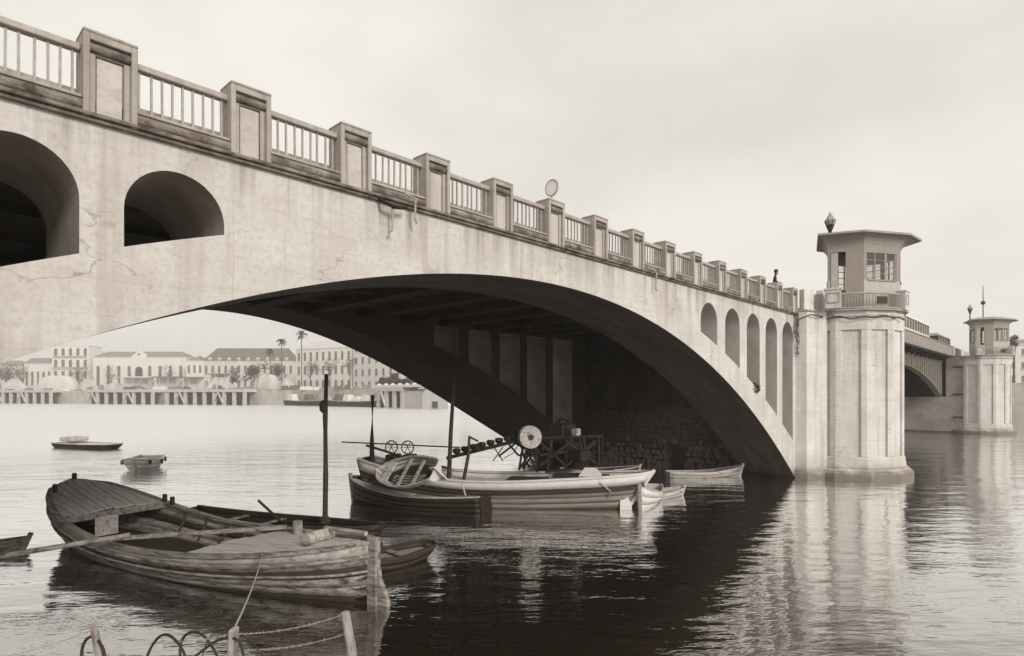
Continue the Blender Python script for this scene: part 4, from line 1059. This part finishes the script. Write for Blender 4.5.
# ------------------------------------------------------------------ foreground fence
gz = lambda p: 3.3 - .34*max(0, CA*p.x + SA*p.y - .3)
posts = []
for (px_, yt, dep, lean, wd, lab, kind) in ((93, 624, 6.0, .06, .07, 'crooked forked fence post at the lower left wound with cable', 'f'),
                                   (234, 628, 6.0, -.08, .1, 'short flat-topped pale post holding the barge mooring rope', 'b'),
                                   (345, 612, 6.0, .09, .085, 'leaning bleached fence post at the right end of the wire', 'r')):
    p = W(px_, dep); zt = ZH(yt, dep); z0 = gz(p) - .3
    t = thing('fence_post', lab, 'post', (p.x, p.y, z0), group='posts of the wire fence')
    h = zt - z0; rv_ = Vector((SA, -CA, 0))
    if kind == 'b':
        m_ = MB(); a = Vector((0,0,h)); m_.bar(-rv_*lean*-1.2 , a, wd*1.3, .06); m_.build('stake', 'post', t, bevel=.012)
    else:
        pts = [rv_*lean*2.2 + Vector((0,0,0)), rv_*lean*1.2 + Vector((0,0,h*.45)), rv_*(lean*.7 + (.03 if kind == 'f' else 0)) + Vector((0,0,h*.8)), Vector((0,0,h))]
        MB().tube(pts, [wd*.6, wd*.62, wd*.55, wd*.5], 9).build('stake', 'post', t)
        if kind == 'f': MB().tube([pts[2] - Vector((0,0,.1)), pts[2] + rv_*.08 + Vector((0,0,.02))], [.035,.02], 6).build('stub', 'post', t)
    posts.append(Vector((p.x, p.y, zt)))
def wire(a, b, sag, label, r=.003, barbs=True):
    a, b = Vector(a), Vector(b); n = 24; pts = []
    t = thing('barbed_wire' if barbs else 'mooring_rope', label, 'wire' if barbs else 'rope', a)
    for i in range(n+1):
        f = i/n; pts.append(a.lerp(b, f) + Vector((0,0,-sag*4*f*(1-f))) - a)
    MB().tube(pts, r, 5).build('strand', 'rope' if not barbs else 'iron', t)
    if barbs:
        m_ = MB()
        for i in range(1, 60):
            f = i/60*n; j = int(f); q = pts[j].lerp(pts[min(n, j+1)], f-j); u = Vector((rp.gauss(0,1), rp.gauss(0,1), rp.gauss(0,1))).normalized()*.016
            m_.bar(q-u, q+u, .004)
        m_.build('barbs', 'iron', t)
    return t
wire(posts[2] - Vector((0,0,.02)), posts[1] - Vector((0,0,.06)), .05, 'barbed wire strand from the leaning post to the rope post')
wire(posts[1] - Vector((0,0,.05)), posts[0] - Vector((0,0,.03)), .12, 'slack barbed wire between the rope post and the crooked post')
p = W(-60, 6.3); wire(posts[0] - Vector((0,0,.06)), (p.x, p.y, 2.15), .06, 'barbed wire running off left from the crooked post')
wire(posts[2] - Vector((0,0,.22)), posts[1] - Vector((0,0,.22)), .05, 'lower barbed wire strand at the right between two posts')
wire(posts[1] - Vector((0,0,.01)), barge_rope_end, .12, 'taut mooring rope from the flat post up to the barge foredeck', .011, False)
MB_k = MB().ring((0,0,0), .05, .014, 'x', 12, 5)
def cable_loop(label, pts2, dep, r=.014):
    P = [Vector((W(x, dep + .15*math.sin(i)).x, W(x, dep + .15*math.sin(i)).y, ZH(y, dep))) for i, (x, y) in enumerate(pts2)]
    Q = []
    for i in range(len(P)-1):
        p0, p1, p2, p3 = P[max(0,i-1)], P[i], P[i+1], P[min(len(P)-1,i+2)]
        for k in range(6):
            f = k/6; Q.append(.5*((2*p1) + (p2-p0)*f + (2*p0-5*p1+4*p2-p3)*f*f + (3*p1-p0-3*p2+p3)*f**3))
    Q.append(P[-1]); b0 = Q[0].copy()
    o = MB().tube([q - b0 for q in Q], r, 6).build('cable_loop', 'cable'); o.location = b0; tag(o, label, 'cable', 'loops of old cable by the fence')
cable_loop('arched loop of dark cable left of the flat post', [(140,690),(148,660),(160,642),(172,638),(184,648),(188,668),(186,690)], 5.8)
cable_loop('second taller cable loop right of the arched one', [(184,680),(180,655),(186,640),(200,634),(214,645),(222,665),(225,690)], 6.1)
cable_loop('cable sweeping up to the flat post from the loops', [(176,672),(200,658),(218,646),(236,640),(243,648),(244,670),(236,690)], 5.9)
cable_loop('coil of cable wound round the foot of the crooked post', [(84,690),(82,655),(92,642),(103,650),(104,668),(98,690)], 5.9, .016)
cable_loop('thin wire tangle curling between the cable loops', [(195,690),(206,650),(220,636),(240,634),(262,650),(275,690)], 6.0, .006)

# ------------------------------------------------------------------ the far quay
def bank_depth(px):                                       # where the line of sight at a column meets the far bank
    d_ = W(px, 1); best = 1e9
    for (x0, y0), (x1, y1) in zip(BANK, BANK[1:]):
        ex, ey = x1-x0, y1-y0; den = d_.x*ey - d_.y*ex
        if abs(den) < 1e-9: continue
        k = (x0*ey - y0*ex)/den; q = (x0*d_.y - y0*d_.x)/den
        if k > 0 and 0 <= q <= 1: best = min(best, k)
    return best
def frame_at(px0, px1, dep0, dep1=None):
    a, b = W(px0, dep0), W(px1, dep1 or dep0); dv = b - a
    return a, dv.length, math.atan2(dv.y, dv.x)            # local x along the front, local -y towards us
def building(label, px0, px1, ytop, dep, yroof=None, wall='wallpale', roofm='tile', rows=2, cols=6, wh=.5, ww=.38, roof='hip', thick=14, ybase=None, extra=None, dep1=None, group='buildings along the far quay'):
    a, L, rz = frame_at(px0, px1, dep, dep1)
    z1 = ZH(ytop, dep) - QZ
    t = thing('quay_building', label, 'building', (a.x, a.y, QZ), rz, group)
    MB().box(0, L, 0, thick, -.5, z1).build('wall', wall, t)
    MB().box(-.3, L+.3, -.3, thick+.3, z1+.003, z1+.4).build('cornice', wall, t)
    if yroof:
        zr = ZH(yroof, dep) - QZ; z2 = z1 + .403
        ins = thick*.45 if roof == 'hip' else .0
        MB().add([(-.4,-.4,z2),(L+.4,-.4,z2),(L+.4,thick+.4,z2),(-.4,thick+.4,z2),(ins,thick/2,zr),(L-ins,thick/2,zr)], [(0,1,5,4),(2,3,4,5),(1,2,5),(3,0,4),(3,2,1,0)]).build('roof', roofm, t)
    rh = z1/rows; cw = L/cols
    pm_ = MB().box(-cw*ww/2, cw*ww/2, -.06, .05, 0, rh*wh).mesh('window', 'farpane')
    sm_ = MB().box(-cw*ww/2-.15, cw*ww/2+.15, -.25, -.0, -.2, -.01).mesh('sill', 'wallpale2')
    for r_ in range(rows):
        for c_ in range(cols):
            w_ = link('window', pm_, t); w_.location = ((c_+.5)*cw, -.003, r_*rh + rh*(1-wh)*.45)
            link('sill', sm_, w_)
    if extra: extra(t, L, z1, thick)
    return t
def pediment(t, L, z1, th):
    c = L*.5; h = 3.2
    MB().add([(c-5,-.6,0),(c+5,-.6,0),(c+5,-.6,z1+1),(c,-.6,z1+h+1.4),(c-5,-.6,z1+1),(c-5,3,0),(c+5,3,0),(c+5,3,z1+1),(c,3,z1+h+1.4),(c-5,3,z1+1)], [(0,1,2,3,4),(9,8,7,6,5),(1,6,7,2),(2,7,8,3),(3,8,9,4),(4,9,5,0)]).build('centre_bay', 'wallpale', t)
    pts = [(c+2.6*math.cos(math.pi*k/10), z1*.62+2.6*math.sin(math.pi*k/10)) for k in range(11)]
    poly = [(c+2.6, z1*.1)] + pts + [(c-2.6, z1*.1)]
    n = len(poly); MB().add([(x_,-.7,z_) for x_, z_ in poly] + [(x_,-.55,z_) for x_, z_ in poly], [tuple(range(n)), tuple(range(2*n-1,n-1,-1))] + [(i,(i+1)%n,n+(i+1)%n,n+i) for i in range(n)]).build('arched_window', 'pane', t)
    MB().add([(c-1.2,-.66,z1+1.6),(c+1.2,-.66,z1+1.6),(c,-.66,z1+3.2),(c-1.2,-.62,z1+1.6),(c+1.2,-.62,z1+1.6),(c,-.62,z1+3.2)], [(0,1,2),(5,4,3),(0,3,4,1),(1,4,5,2),(2,5,3,0)]).build('gable_window', 'pane', t)
def dormers(t, L, z1, th):
    for k in range(9):
        x = L*(k+.7)/9.5
        d_ = MB().add([(x-1.1,-.2,z1+.5),(x+1.1,-.2,z1+.5),(x+1.1,-.2,z1+1.8),(x,-.2,z1+2.9),(x-1.1,-.2,z1+1.8),(x-1.1,3.5,z1+.5),(x+1.1,3.5,z1+.5),(x+1.1,3.5,z1+1.8),(x,3.5,z1+2.9),(x-1.1,3.5,z1+1.8)], [(0,1,2,3,4),(9,8,7,6,5),(1,6,7,2),(2,7,8,3),(3,8,9,4),(4,9,5,0)]).build('dormer', 'wallpale', t)
        MB().box(x-.45, x+.45, -.28, -.202, z1+.8, z1+1.8).build('pane', 'pane', d_)
def chimneys(t, L, z1, th):
    for f in (.2, .5, .8): MB().box(L*f-.6, L*f+.6, 3, 4.2, z1+.4, z1+2.2).build('chimney', 'wallpale2', t)
def balconies(t, L, z1, th):
    for r_ in range(1, 4):
        z = z1*r_/4 + .2
        b_ = MB().box(L*.04, L*.96, -1.0, -.01, z-.2, z).build('balcony', 'wallpale2', t)
        MB().box(L*.04, L*.96, -1.0, -.94, z+.01, z+.9).build('balustrade', 'iron', b_)
building('tall pale four-storey block with window columns on the far quay, left', 52, 89, 346, 425, rows=4, cols=5, wh=.62, ww=.42, extra=lambda *a: (chimneys(*a), balconies(*a)))
building('low gabled house left of the tall four-storey block', 24, 52, 364, 428, 357.5, rows=1, cols=5, roof='gable')
building('narrow pale house right of the tall four-storey block', 90, 97, 352, 436, rows=3, cols=2, wall='wallpale2')
building('long white hall with central pediment and arched window on the far quay', 93, 186, 357.5, 420, 351, rows=1, cols=9, wh=.55, ww=.3, extra=pediment)
building('white end house with overhanging eave right of the long pedimented hall', 186, 203, 361, 410, 355, rows=2, cols=3, wall='wallpale')
building('long building under dark slate roof with a row of white dormers', 203, 294, 361.5, 412, 347.5, rows=2, cols=14, roofm='slate', wall='wallpale2', extra=dormers)
building('great pale palace facade with many tall windows behind the palms', 296, 352, 350, 372, 341, rows=3, cols=9, wh=.6, ww=.36, wall='wallpale', roofm='wallpale2', dep1=352)
building('tall pale palace wing with slim windows under the arch edge', 353, 402, 343, 350, rows=4, cols=7, wh=.55, ww=.3, wall='wallpale', dep1=318)
building('plain whitewashed warehouse under the arch edge', 403, 470, 368, 300, 360, rows=1, cols=6, wh=.3, ww=.2, wall='wallpale', dep1=270)
building('hazy pale house at the far left behind the spandrel edge', -60, 22, 366, 430, 360, rows=2, cols=9, wall='wallpale2')
building('pale house on the far bank at the right edge of the picture', 1008, 1060, 345, 150, 338, rows=3, cols=5, wall='wallpale2', dep1=150, thick=8)

def shed(label, px0, px1, ytop, dep, roofm='wallpale2'):
    a, L, rz = frame_at(px0, px1, dep); z1 = ZH(ytop, dep) - QZ
    t = thing('quay_shed', label, 'shed', (a.x, a.y, QZ), rz, 'open sheds on the far quay')
    MB().add([(-.5,-2,z1-.8),(L+.5,-2,z1-.8),(L+.5,5,z1),(-.5,5,z1),(-.5,-2,z1-.55),(L+.5,-2,z1-.55),(L+.5,5,z1+.25),(-.5,5,z1+.25)], [(0,3,2,1),(4,5,6,7),(0,1,5,4),(1,2,6,5),(2,3,7,6),(3,0,4,7)]).build('roof', roofm, t)
    MB().box(0, L, 4.6, 5, 0, z1-.02).build('back_wall', 'wallpale', t)
    n = max(2, int(L/5))
    for k in range(n+1): MB().box(L*k/n-.15, L*k/n+.15, -1.6, -1.3, 0, z1-.72).build('post', 'timber', t)
shed('low open quay shed with dark eaves left of the pediment', 119, 150, 376.5, 388)
shed('low open quay shed with dark eaves right of the pediment', 152, 178, 376.5, 386, 'slate')
shed('short quay shed with dark roof at the end of the row', 180, 200, 377, 384, 'slate')
shed('dark-roofed quay shed behind the white heap', 207, 226, 373.5, 372, 'slate')
shed('long awning shed on the quay above the moored lighters', 326, 372, 387.5, 285)
def mound(name, label, cat, px0, px1, ytop, dep, mat='sand', seed=0, sq=.6, boxy=0, group=None):
    a, L, rz = frame_at(px0, px1, dep); h = (ZH(ytop, dep) - QZ)*(1 if boxy else .8)
    m_ = MB(); n, k = 24, 9; rr_ = random.Random(seed); v = []
    ph = [rr_.uniform(0, 6) for _ in range(6)]
    for i in range(k+1):
        f = i/k*math.pi/2
        for j in range(n):
            a2 = 2*math.pi*j/n
            cx, cy = math.cos(a2), math.sin(a2)
            if boxy: e = (abs(cx)**4 + abs(cy)**4)**.25; cx, cy = cx/e, cy/e
            w = 1 + (.13*math.sin(3*a2+ph[0]) + .08*math.sin(5*a2+ph[1]))*(0 if boxy else 1)
            rr2 = (math.cos(f)**.55 if boxy else 1 - (i/k)**1.15*.93)*w
            z = h*math.sin(f)**(1.0 if boxy else 1.9)*(1 + ((.25*math.sin(2*a2+ph[2]) + .15*math.sin(7*a2+ph[3])) if not boxy else 0)*math.cos(f))
            z = max(0, z*(1 + (0 if boxy else rr_.uniform(-.13, .13))))
            v.append((L/2 + L/2*cx*rr2, sq*L/2 + sq*L/2*cy*rr2, z))
    fs = [(i*n+j, i*n+(j+1)%n, (i+1)*n+(j+1)%n, (i+1)*n+j) for i in range(k) for j in range(n)] + [tuple(range(k*n,(k+1)*n)), tuple(reversed(range(n)))]
    o = m_.add(v, fs).build(name, 'sand' if mat == 'wallpale' else mat, None, bool(boxy)); o.location = (a.x, a.y, QZ - .05); o.rotation_euler = (0,0,rz)
    return tag(o, label, cat, group)
HG = 'heaps of pale material on the far quay'
mound('covered_heap', 'rounded pale heap at the far left end of the quay', 'heap', -12, 23, 376, 392, seed=1, group=HG)
mound('vaulted_store', 'long round-roofed pale store on the quay below the tall block', 'store', 33, 72, 375, 390, 'wallpale2', 2, .4, 1)
mound('covered_heap', 'bright rounded heap right of the long round-roofed store', 'heap', 72, 94, 376, 392, 'wallpale', 3, group=HG)
mound('covered_heap', 'broad low pale heap left of the long white hall', 'heap', 92, 124, 381, 388, seed=4, group=HG)
mound('covered_heap', 'dark rubbly heap in front of the pedimented hall', 'heap', 115, 147, 384.5, 380, 'slate', 5, group=HG)
mound('covered_heap', 'pale sloping heap right of the dark rubbly heap', 'heap', 148, 172, 384.5, 378, seed=6, group=HG)
mound('covered_heap', 'small dark heap on the quay before the sheds', 'heap', 172, 194, 386, 372, 'tile', 7, group=HG)
mound('covered_heap', 'white tent-like heap right of the quay sheds', 'heap', 196, 232, 374, 366, 'wallpale', 8, group=HG)
mound('covered_heap', 'grey flat heap between the white heap and the domed hut', 'heap', 228, 256, 386, 345, 'sand', 9, group=HG)
mound('domed_hut', 'white dome-topped hut on the quay left of the palms', 'hut', 254, 276, 374, 325, 'wallpale', 10, .8, 1)
mound('covered_heap', 'pale low heap right of the domed hut', 'heap', 275, 296, 376, 330, 'sand', 11, group=HG)
mound('covered_heap', 'bright heap above the moored lighter near the dark mast', 'heap', 298, 322, 386, 292, 'wallpale', 12, group=HG)

def jetty(label, px0, px1, braces):
    a, L, rz = frame_at(px0, px1, bank_depth(px0) - 9, bank_depth(px1) - 9)
    t = thing('timber_jetty', label, 'jetty', (a.x, a.y, 0), rz, 'timber jetties along the far quay')
    top = QZ + .6
    MB().box(0, L, -1, 7, top-1.5, top).build('deck', 'timber', t)
    n = max(3, int(L/6.6))
    pm_ = MB().box(-.9, .9, -.6, .4, -2, top-1.5).mesh('pile', 'timber')
    for k in range(n+1):
        o = link('pile', pm_, t); o.location = (.8 + (L-1.6)*k/n, 0, 0)
    MB().box(0, L, 2.2, 2.6, -2, top-1.5).build('gap_shade_sheet', 'darkwood', t)  # added dark sheet that stands for the shade between the piles
    for k in braces:
        x0 = .8 + (L-1.6)*k/n; x1 = .8 + (L-1.6)*(k+1)/n; xm = (x0+x1)/2
        MB().bar((x0,-.9,.8),(xm,-.9,top-1.6),.9,.4).build('brace', 'timber', t); MB().bar((x1,-.9,.8),(xm,-.9,top-1.6),.9,.4).build('brace', 'timber', t)
jetty('pale timber jetty with braced piles at the left edge of the far quay', -20, 52, (2, 5))
jetty('pale timber jetty with braced piles below the long white hall', 88, 154, (0, 4))
jetty('pale timber jetty with braced piles left of the domed hut', 166, 246, (1, 5))
jetty('short braced timber jetty under the long pier shed by the dark bush', 378, 404, (0,))
t_, L, rz = frame_at(404, 424, bank_depth(404) - 9, bank_depth(424) - 9)
t = thing('boarded_pier', 'boarded pier front with flat scalloped roof beside the dark bush', 'pier', (t_.x, t_.y, 0), rz)
MB().box(0, L, 0, 8, -2, 6.6).build('front_wall', 'timber', t)
for k in range(9): MB().box(L*k/9+.08, L*(k+1)/9-.08, -.15, -.003, .2, 6.4).build('board', 'timber', t)
a_, L2, rz2 = frame_at(374, 424, bank_depth(374) - 9, bank_depth(424) - 9)
t = thing('pier_canopy', 'white canopy with scalloped top edge along the far pier', 'canopy', (a_.x, a_.y, 8.05), rz2)
MB().box(0, L2, -1, 8, 0, 1.0).build('fascia', 'wallpale', t)
for k in range(7): MB().lathe([(1.1,0),(.9,.35),(.1,.75)], 8, (L2*(k+.5)/7, 1, 1.003)).build('scallop', 'wallpale', t)
t_, L, rz = frame_at(424, 450, bank_depth(424) - 8, bank_depth(450) - 8)
t = thing('boat_house', 'white boat house with a low arched gable at the waterside', 'boat house', (t_.x, t_.y, 0), rz)
MB().add([(0,-1,-2),(L,-1,-2),(L,-1,6.2),(L*.8,-1,8.2),(L*.5,-1,9.2),(L*.2,-1,8.2),(0,-1,6.2),(0,9,-2),(L,9,-2),(L,9,6.2),(L*.8,9,8.2),(L*.5,9,9.2),(L*.2,9,8.2),(0,9,6.2)],
         [tuple(range(7)), tuple(range(13,6,-1))] + [(i,(i+1)%7,7+(i+1)%7,7+i) for i in range(7)]).build('wall', 'wallpale', t)
MB().tube([(0,-1.15,6.2),(L*.2,-1.15,8.0),(L*.5,-1.15,8.9),(L*.8,-1.15,8.0),(L,-1.15,6.2)], .35, 6).build('gable_moulding', 'tile', t)
MB().box(L*.42, L*.62, -1.3, -1.003, .3, 2.6).build('doorway', 'pane', t)
# moored lighters by the far quay
for lab, px0, px1, d_, n_ in (('dark lighter moored at the far quay behind the black mast', 288, 332, 285, 3), ('second dark lighter with cargo moored at the far quay under the arch', 334, 384, 262, 5)):
    a, b_ = W(px0, bank_depth(px0) - 7), W(px1, bank_depth(px1) - 7)
    t, L = boat_frame('moored_lighter', lab, (a.x, a.y), (b_.x, b_.y), 'lighters moored at the far quay')
    H = Hull(L, 6, (2.6, 2.2, 2.8), -.6, ws=.8, wb=.7, bowp=.4, rake_b=1)
    shell(t, H, 2, 'hulldark', 'plank', gw=.4, gh=.2)
    H.floor(.8, .03, .95).build('deck', 'plank', t)
    rr_ = random.Random(px0)
    for k in range(n_):
        x = -L*.38 + L*.76*k/max(1, n_-1); hh = rr_.uniform(2, 4)
        MB().prism([(x-2.4,-1.8),(x+2.4,-1.8),(x+2.4,1.8),(x-2.4,1.8)], 1.6, 1.6+hh, [(x-1.6,-1.3),(x+1.6,-1.3),(x+1.6,1.3),(x-1.6,1.3)]).build('cargo_stack', rr_.choice(('palewood', 'wallpale', 'bark')), t)

# goods stacked along the quay edge
rq = random.Random(21)
spots = [(8,'small'),(27,'dark'),(47,'low'),(62,'pale'),(84,'grey'),(101,'tall'),(128,'dark'),(140,'low'),(160,'pale'),(177,'grey'),(189,'dark'),(214,'tall'),(238,'low'),(248,'grey'),(287,'dark'),(312,'pale'),(330,'low'),(346,'dark'),(362,'grey')]
names = ['at the far left end', 'below the gabled house', 'left of the round-roofed store', 'below the tall block', 'right of the bright heap', 'at the left of the white hall', 'before the pediment', 'right of the pediment', 'before the open sheds', 'at the last shed', 'left of the tent-like heap', 'by the tent-like heap', 'left of the domed hut', 'against the domed hut', 'under the palms', 'behind the black mast', 'before the palace', 'under the awning shed', 'at the right of the awning shed']
for (px_, kd), nm in zip(spots, names):
    dep = bank_depth(px_) + 4; p = W(px_, dep)
    t = thing('goods_stack', kd + ' stack of quay goods ' + nm, 'goods', (p.x, p.y, QZ), AX - R(90) + rq.uniform(-.2, .2), 'goods stacked on the far quay')
    for k in range(rq.randint(3, 6)):
        x = rq.uniform(-4, 4); w = rq.uniform(.8, 2.4); h = rq.uniform(.7, 2.6)*(1.5 if kd == 'tall' else .7 if kd == 'low' else 1)
        MB().prism([(x-w,-1),(x+w,-1.1),(x+w*.9,1.2),(x-w,1)], 0, h, [(x-w*rq.uniform(.5,1),-.8),(x+w*rq.uniform(.5,1),-.9),(x+w*.7,.9),(x-w*.7,.8)]).build('bale', {'dark': 'slate', 'pale': 'wallpale', 'grey': 'tile'}.get(kd, rq.choice(('tile', 'timber', 'bark'))), t)

# trees of the far bank
def tree(name, label, px, dep, ybase, ytop, wpx, seed, mat='leaf2', sparse=False, n=900, group='trees on the far bank'):
    p = W(px, dep); zt = ZH(ytop, dep) - QZ; zb = max(.5, ZH(ybase, dep) - QZ); w = wpx/600*dep/2
    t = thing(name, label, 'tree', (p.x, p.y, QZ), group=group); rr_ = random.Random(seed)
    m_ = MB().tube([(0,0,-.3),(.1,0,zb),(0,.1,zb+(zt-zb)*.5)], [.3,.22,.1], 6)
    for k in range(7):
        a = rr_.uniform(0, 6.28); e = Vector((math.cos(a)*w*.7, math.sin(a)*w*.7, zb + (zt-zb)*rr_.uniform(.5,.95)))
        m_.tube([(0,0,zb*.8), e*.5 + Vector((0,0,zb*.45)), e], [.14,.09,.03], 5)
    m_.build('trunk', 'bark', t)
    cr = MB()
    for k in range(9):
        c_ = Vector((rr_.uniform(-.6,.6)*w, rr_.uniform(-.6,.6)*w, zb + (zt-zb)*rr_.uniform(.2,.8)))
        q = leafclump(n//9, min(w, (zt-zb)*.5)*rr_.uniform(.45,.7), .75 if not sparse else .5, rr_, c_, (1,1,.8), .2); cr.add(q.v, q.f)
    cr.build('crown', mat, t)
    return t
tree('quay_tree', 'bushy grey tree at the far left end of the quay', 8, 410, 384, 358, 24, 1, n=700)
tree('quay_tree', 'thin grey tree left of the gabled house', 22, 408, 382, 362, 16, 2, sparse=True, n=350)
tree('quay_tree', 'wide thin tree in front of the tall four-storey block', 78, 412, 384, 364, 26, 3, sparse=True, n=500)
tree('quay_tree', 'small bare tree before the left half of the white hall', 111, 408, 382, 363, 15, 4, sparse=True, n=220)
tree('quay_tree', 'small bare tree before the right half of the white hall', 168, 404, 382, 361, 16, 5, sparse=True, n=220)
tree('quay_tree', 'pale round tree standing left of the domed hut', 232, 385, 384, 366, 18, 6, n=500)
tree('quay_tree', 'dark dense tree behind the domed hut', 254, 380, 381, 363, 22, 7, mat='leaf', n=900)
tree('quay_tree', 'dark tree between the two palms', 276, 372, 380, 360, 20, 8, mat='leaf', n=700)
tree('quay_tree', 'pale leafy tree before the left of the palace', 310, 350, 376, 356, 20, 9, sparse=True, n=500)
tree('quay_tree', 'pale leafy tree before the middle of the palace', 330, 340, 374, 355, 16, 10, sparse=True, n=400)
tree('quay_tree', 'thin tree before the right end of the palace', 350, 332, 374, 356, 14, 11, sparse=True, n=300)
tree('quay_tree', 'thin tree at the right edge beyond the distant tower', 1014, 140, 352, 333, 7, 21, sparse=True, n=200)
b_ = tree('clipped_bush', 'big dark rounded bush above the white pier canopy', 390, 262, 392, 371, 24, 12, mat='leaf', n=1600)
tree('clipped_bush', 'lower dark bush right of the big rounded one', 408, 258, 392, 377, 26, 13, mat='leaf', n=1300)
def palm(label, px, dep, ytop, rf, seed):
    p = W(px, dep); h = ZH(ytop, dep) - QZ; rr_ = random.Random(seed)
    t = thing('palm_tree', label, 'palm', (p.x, p.y, QZ), group='palm trees on the far bank')
    MB().tube([(0,0,-.3),(.1,0,h*.5),(0,.05,h)], [.45,.32,.28], 8).build('trunk', 'bark', t)
    cr = MB()
    for k in range(34):
        a = rr_.uniform(0, 6.28); el = rr_.uniform(-.5, 1.2); u = Vector((math.cos(a), math.sin(a), 0)); side = Vector((-u.y, u.x, 0)); pts = []
        for i in range(7):
            s = i/6*rf; pts.append(Vector((0,0,h)) + u*s*math.cos(el)*.9 + Vector((0,0,s*math.sin(el) - .42*s*s/rf)))
        for i in range(6):
            w0, w1 = .5*math.sin(math.pi*(i+.3)/7), .5*math.sin(math.pi*(i+1.3)/7)
            dz = Vector((0,0,-.25))
            cr.add([pts[i], pts[i+1], pts[i+1]+side*w1+dz, pts[i]+side*w0+dz], [(0,1,2,3)]); cr.add([pts[i], pts[i+1], pts[i+1]-side*w1+dz, pts[i]-side*w0+dz], [(0,3,2,1)])
    cr.build('crown', 'leaf', t)
palm('tall slim palm left of the palace', 281.5, 360, 341, 3.6, 1)
palm('shorter palm just left of the tall slim palm', 270, 365, 351, 3.2, 2)
palm('tallest palm with drooping crown touching the arch edge', 301.5, 345, 334, 4.2, 3)

# ------------------------------------------------------------------ haze
hm = bpy.data.materials.new('river_haze'); hm.use_nodes = True
n_ = hm.node_tree.nodes; n_.clear()
ho = n_.new('ShaderNodeOutputMaterial'); hv = n_.new('ShaderNodeVolumePrincipled')
hv.inputs['Color'].default_value = (.98, .96, .93, 1); hv.inputs['Density'].default_value = .0007; hv.inputs['Anisotropy'].default_value = 0
hm.node_tree.links.new(hv.outputs[0], ho.inputs['Volume'])
o = MB().box(-1450, 1450, -1450, 1450, -7.2, 42).build('haze', hm); tag(o, 'thin pale river haze', 'haze', kind='stuff')
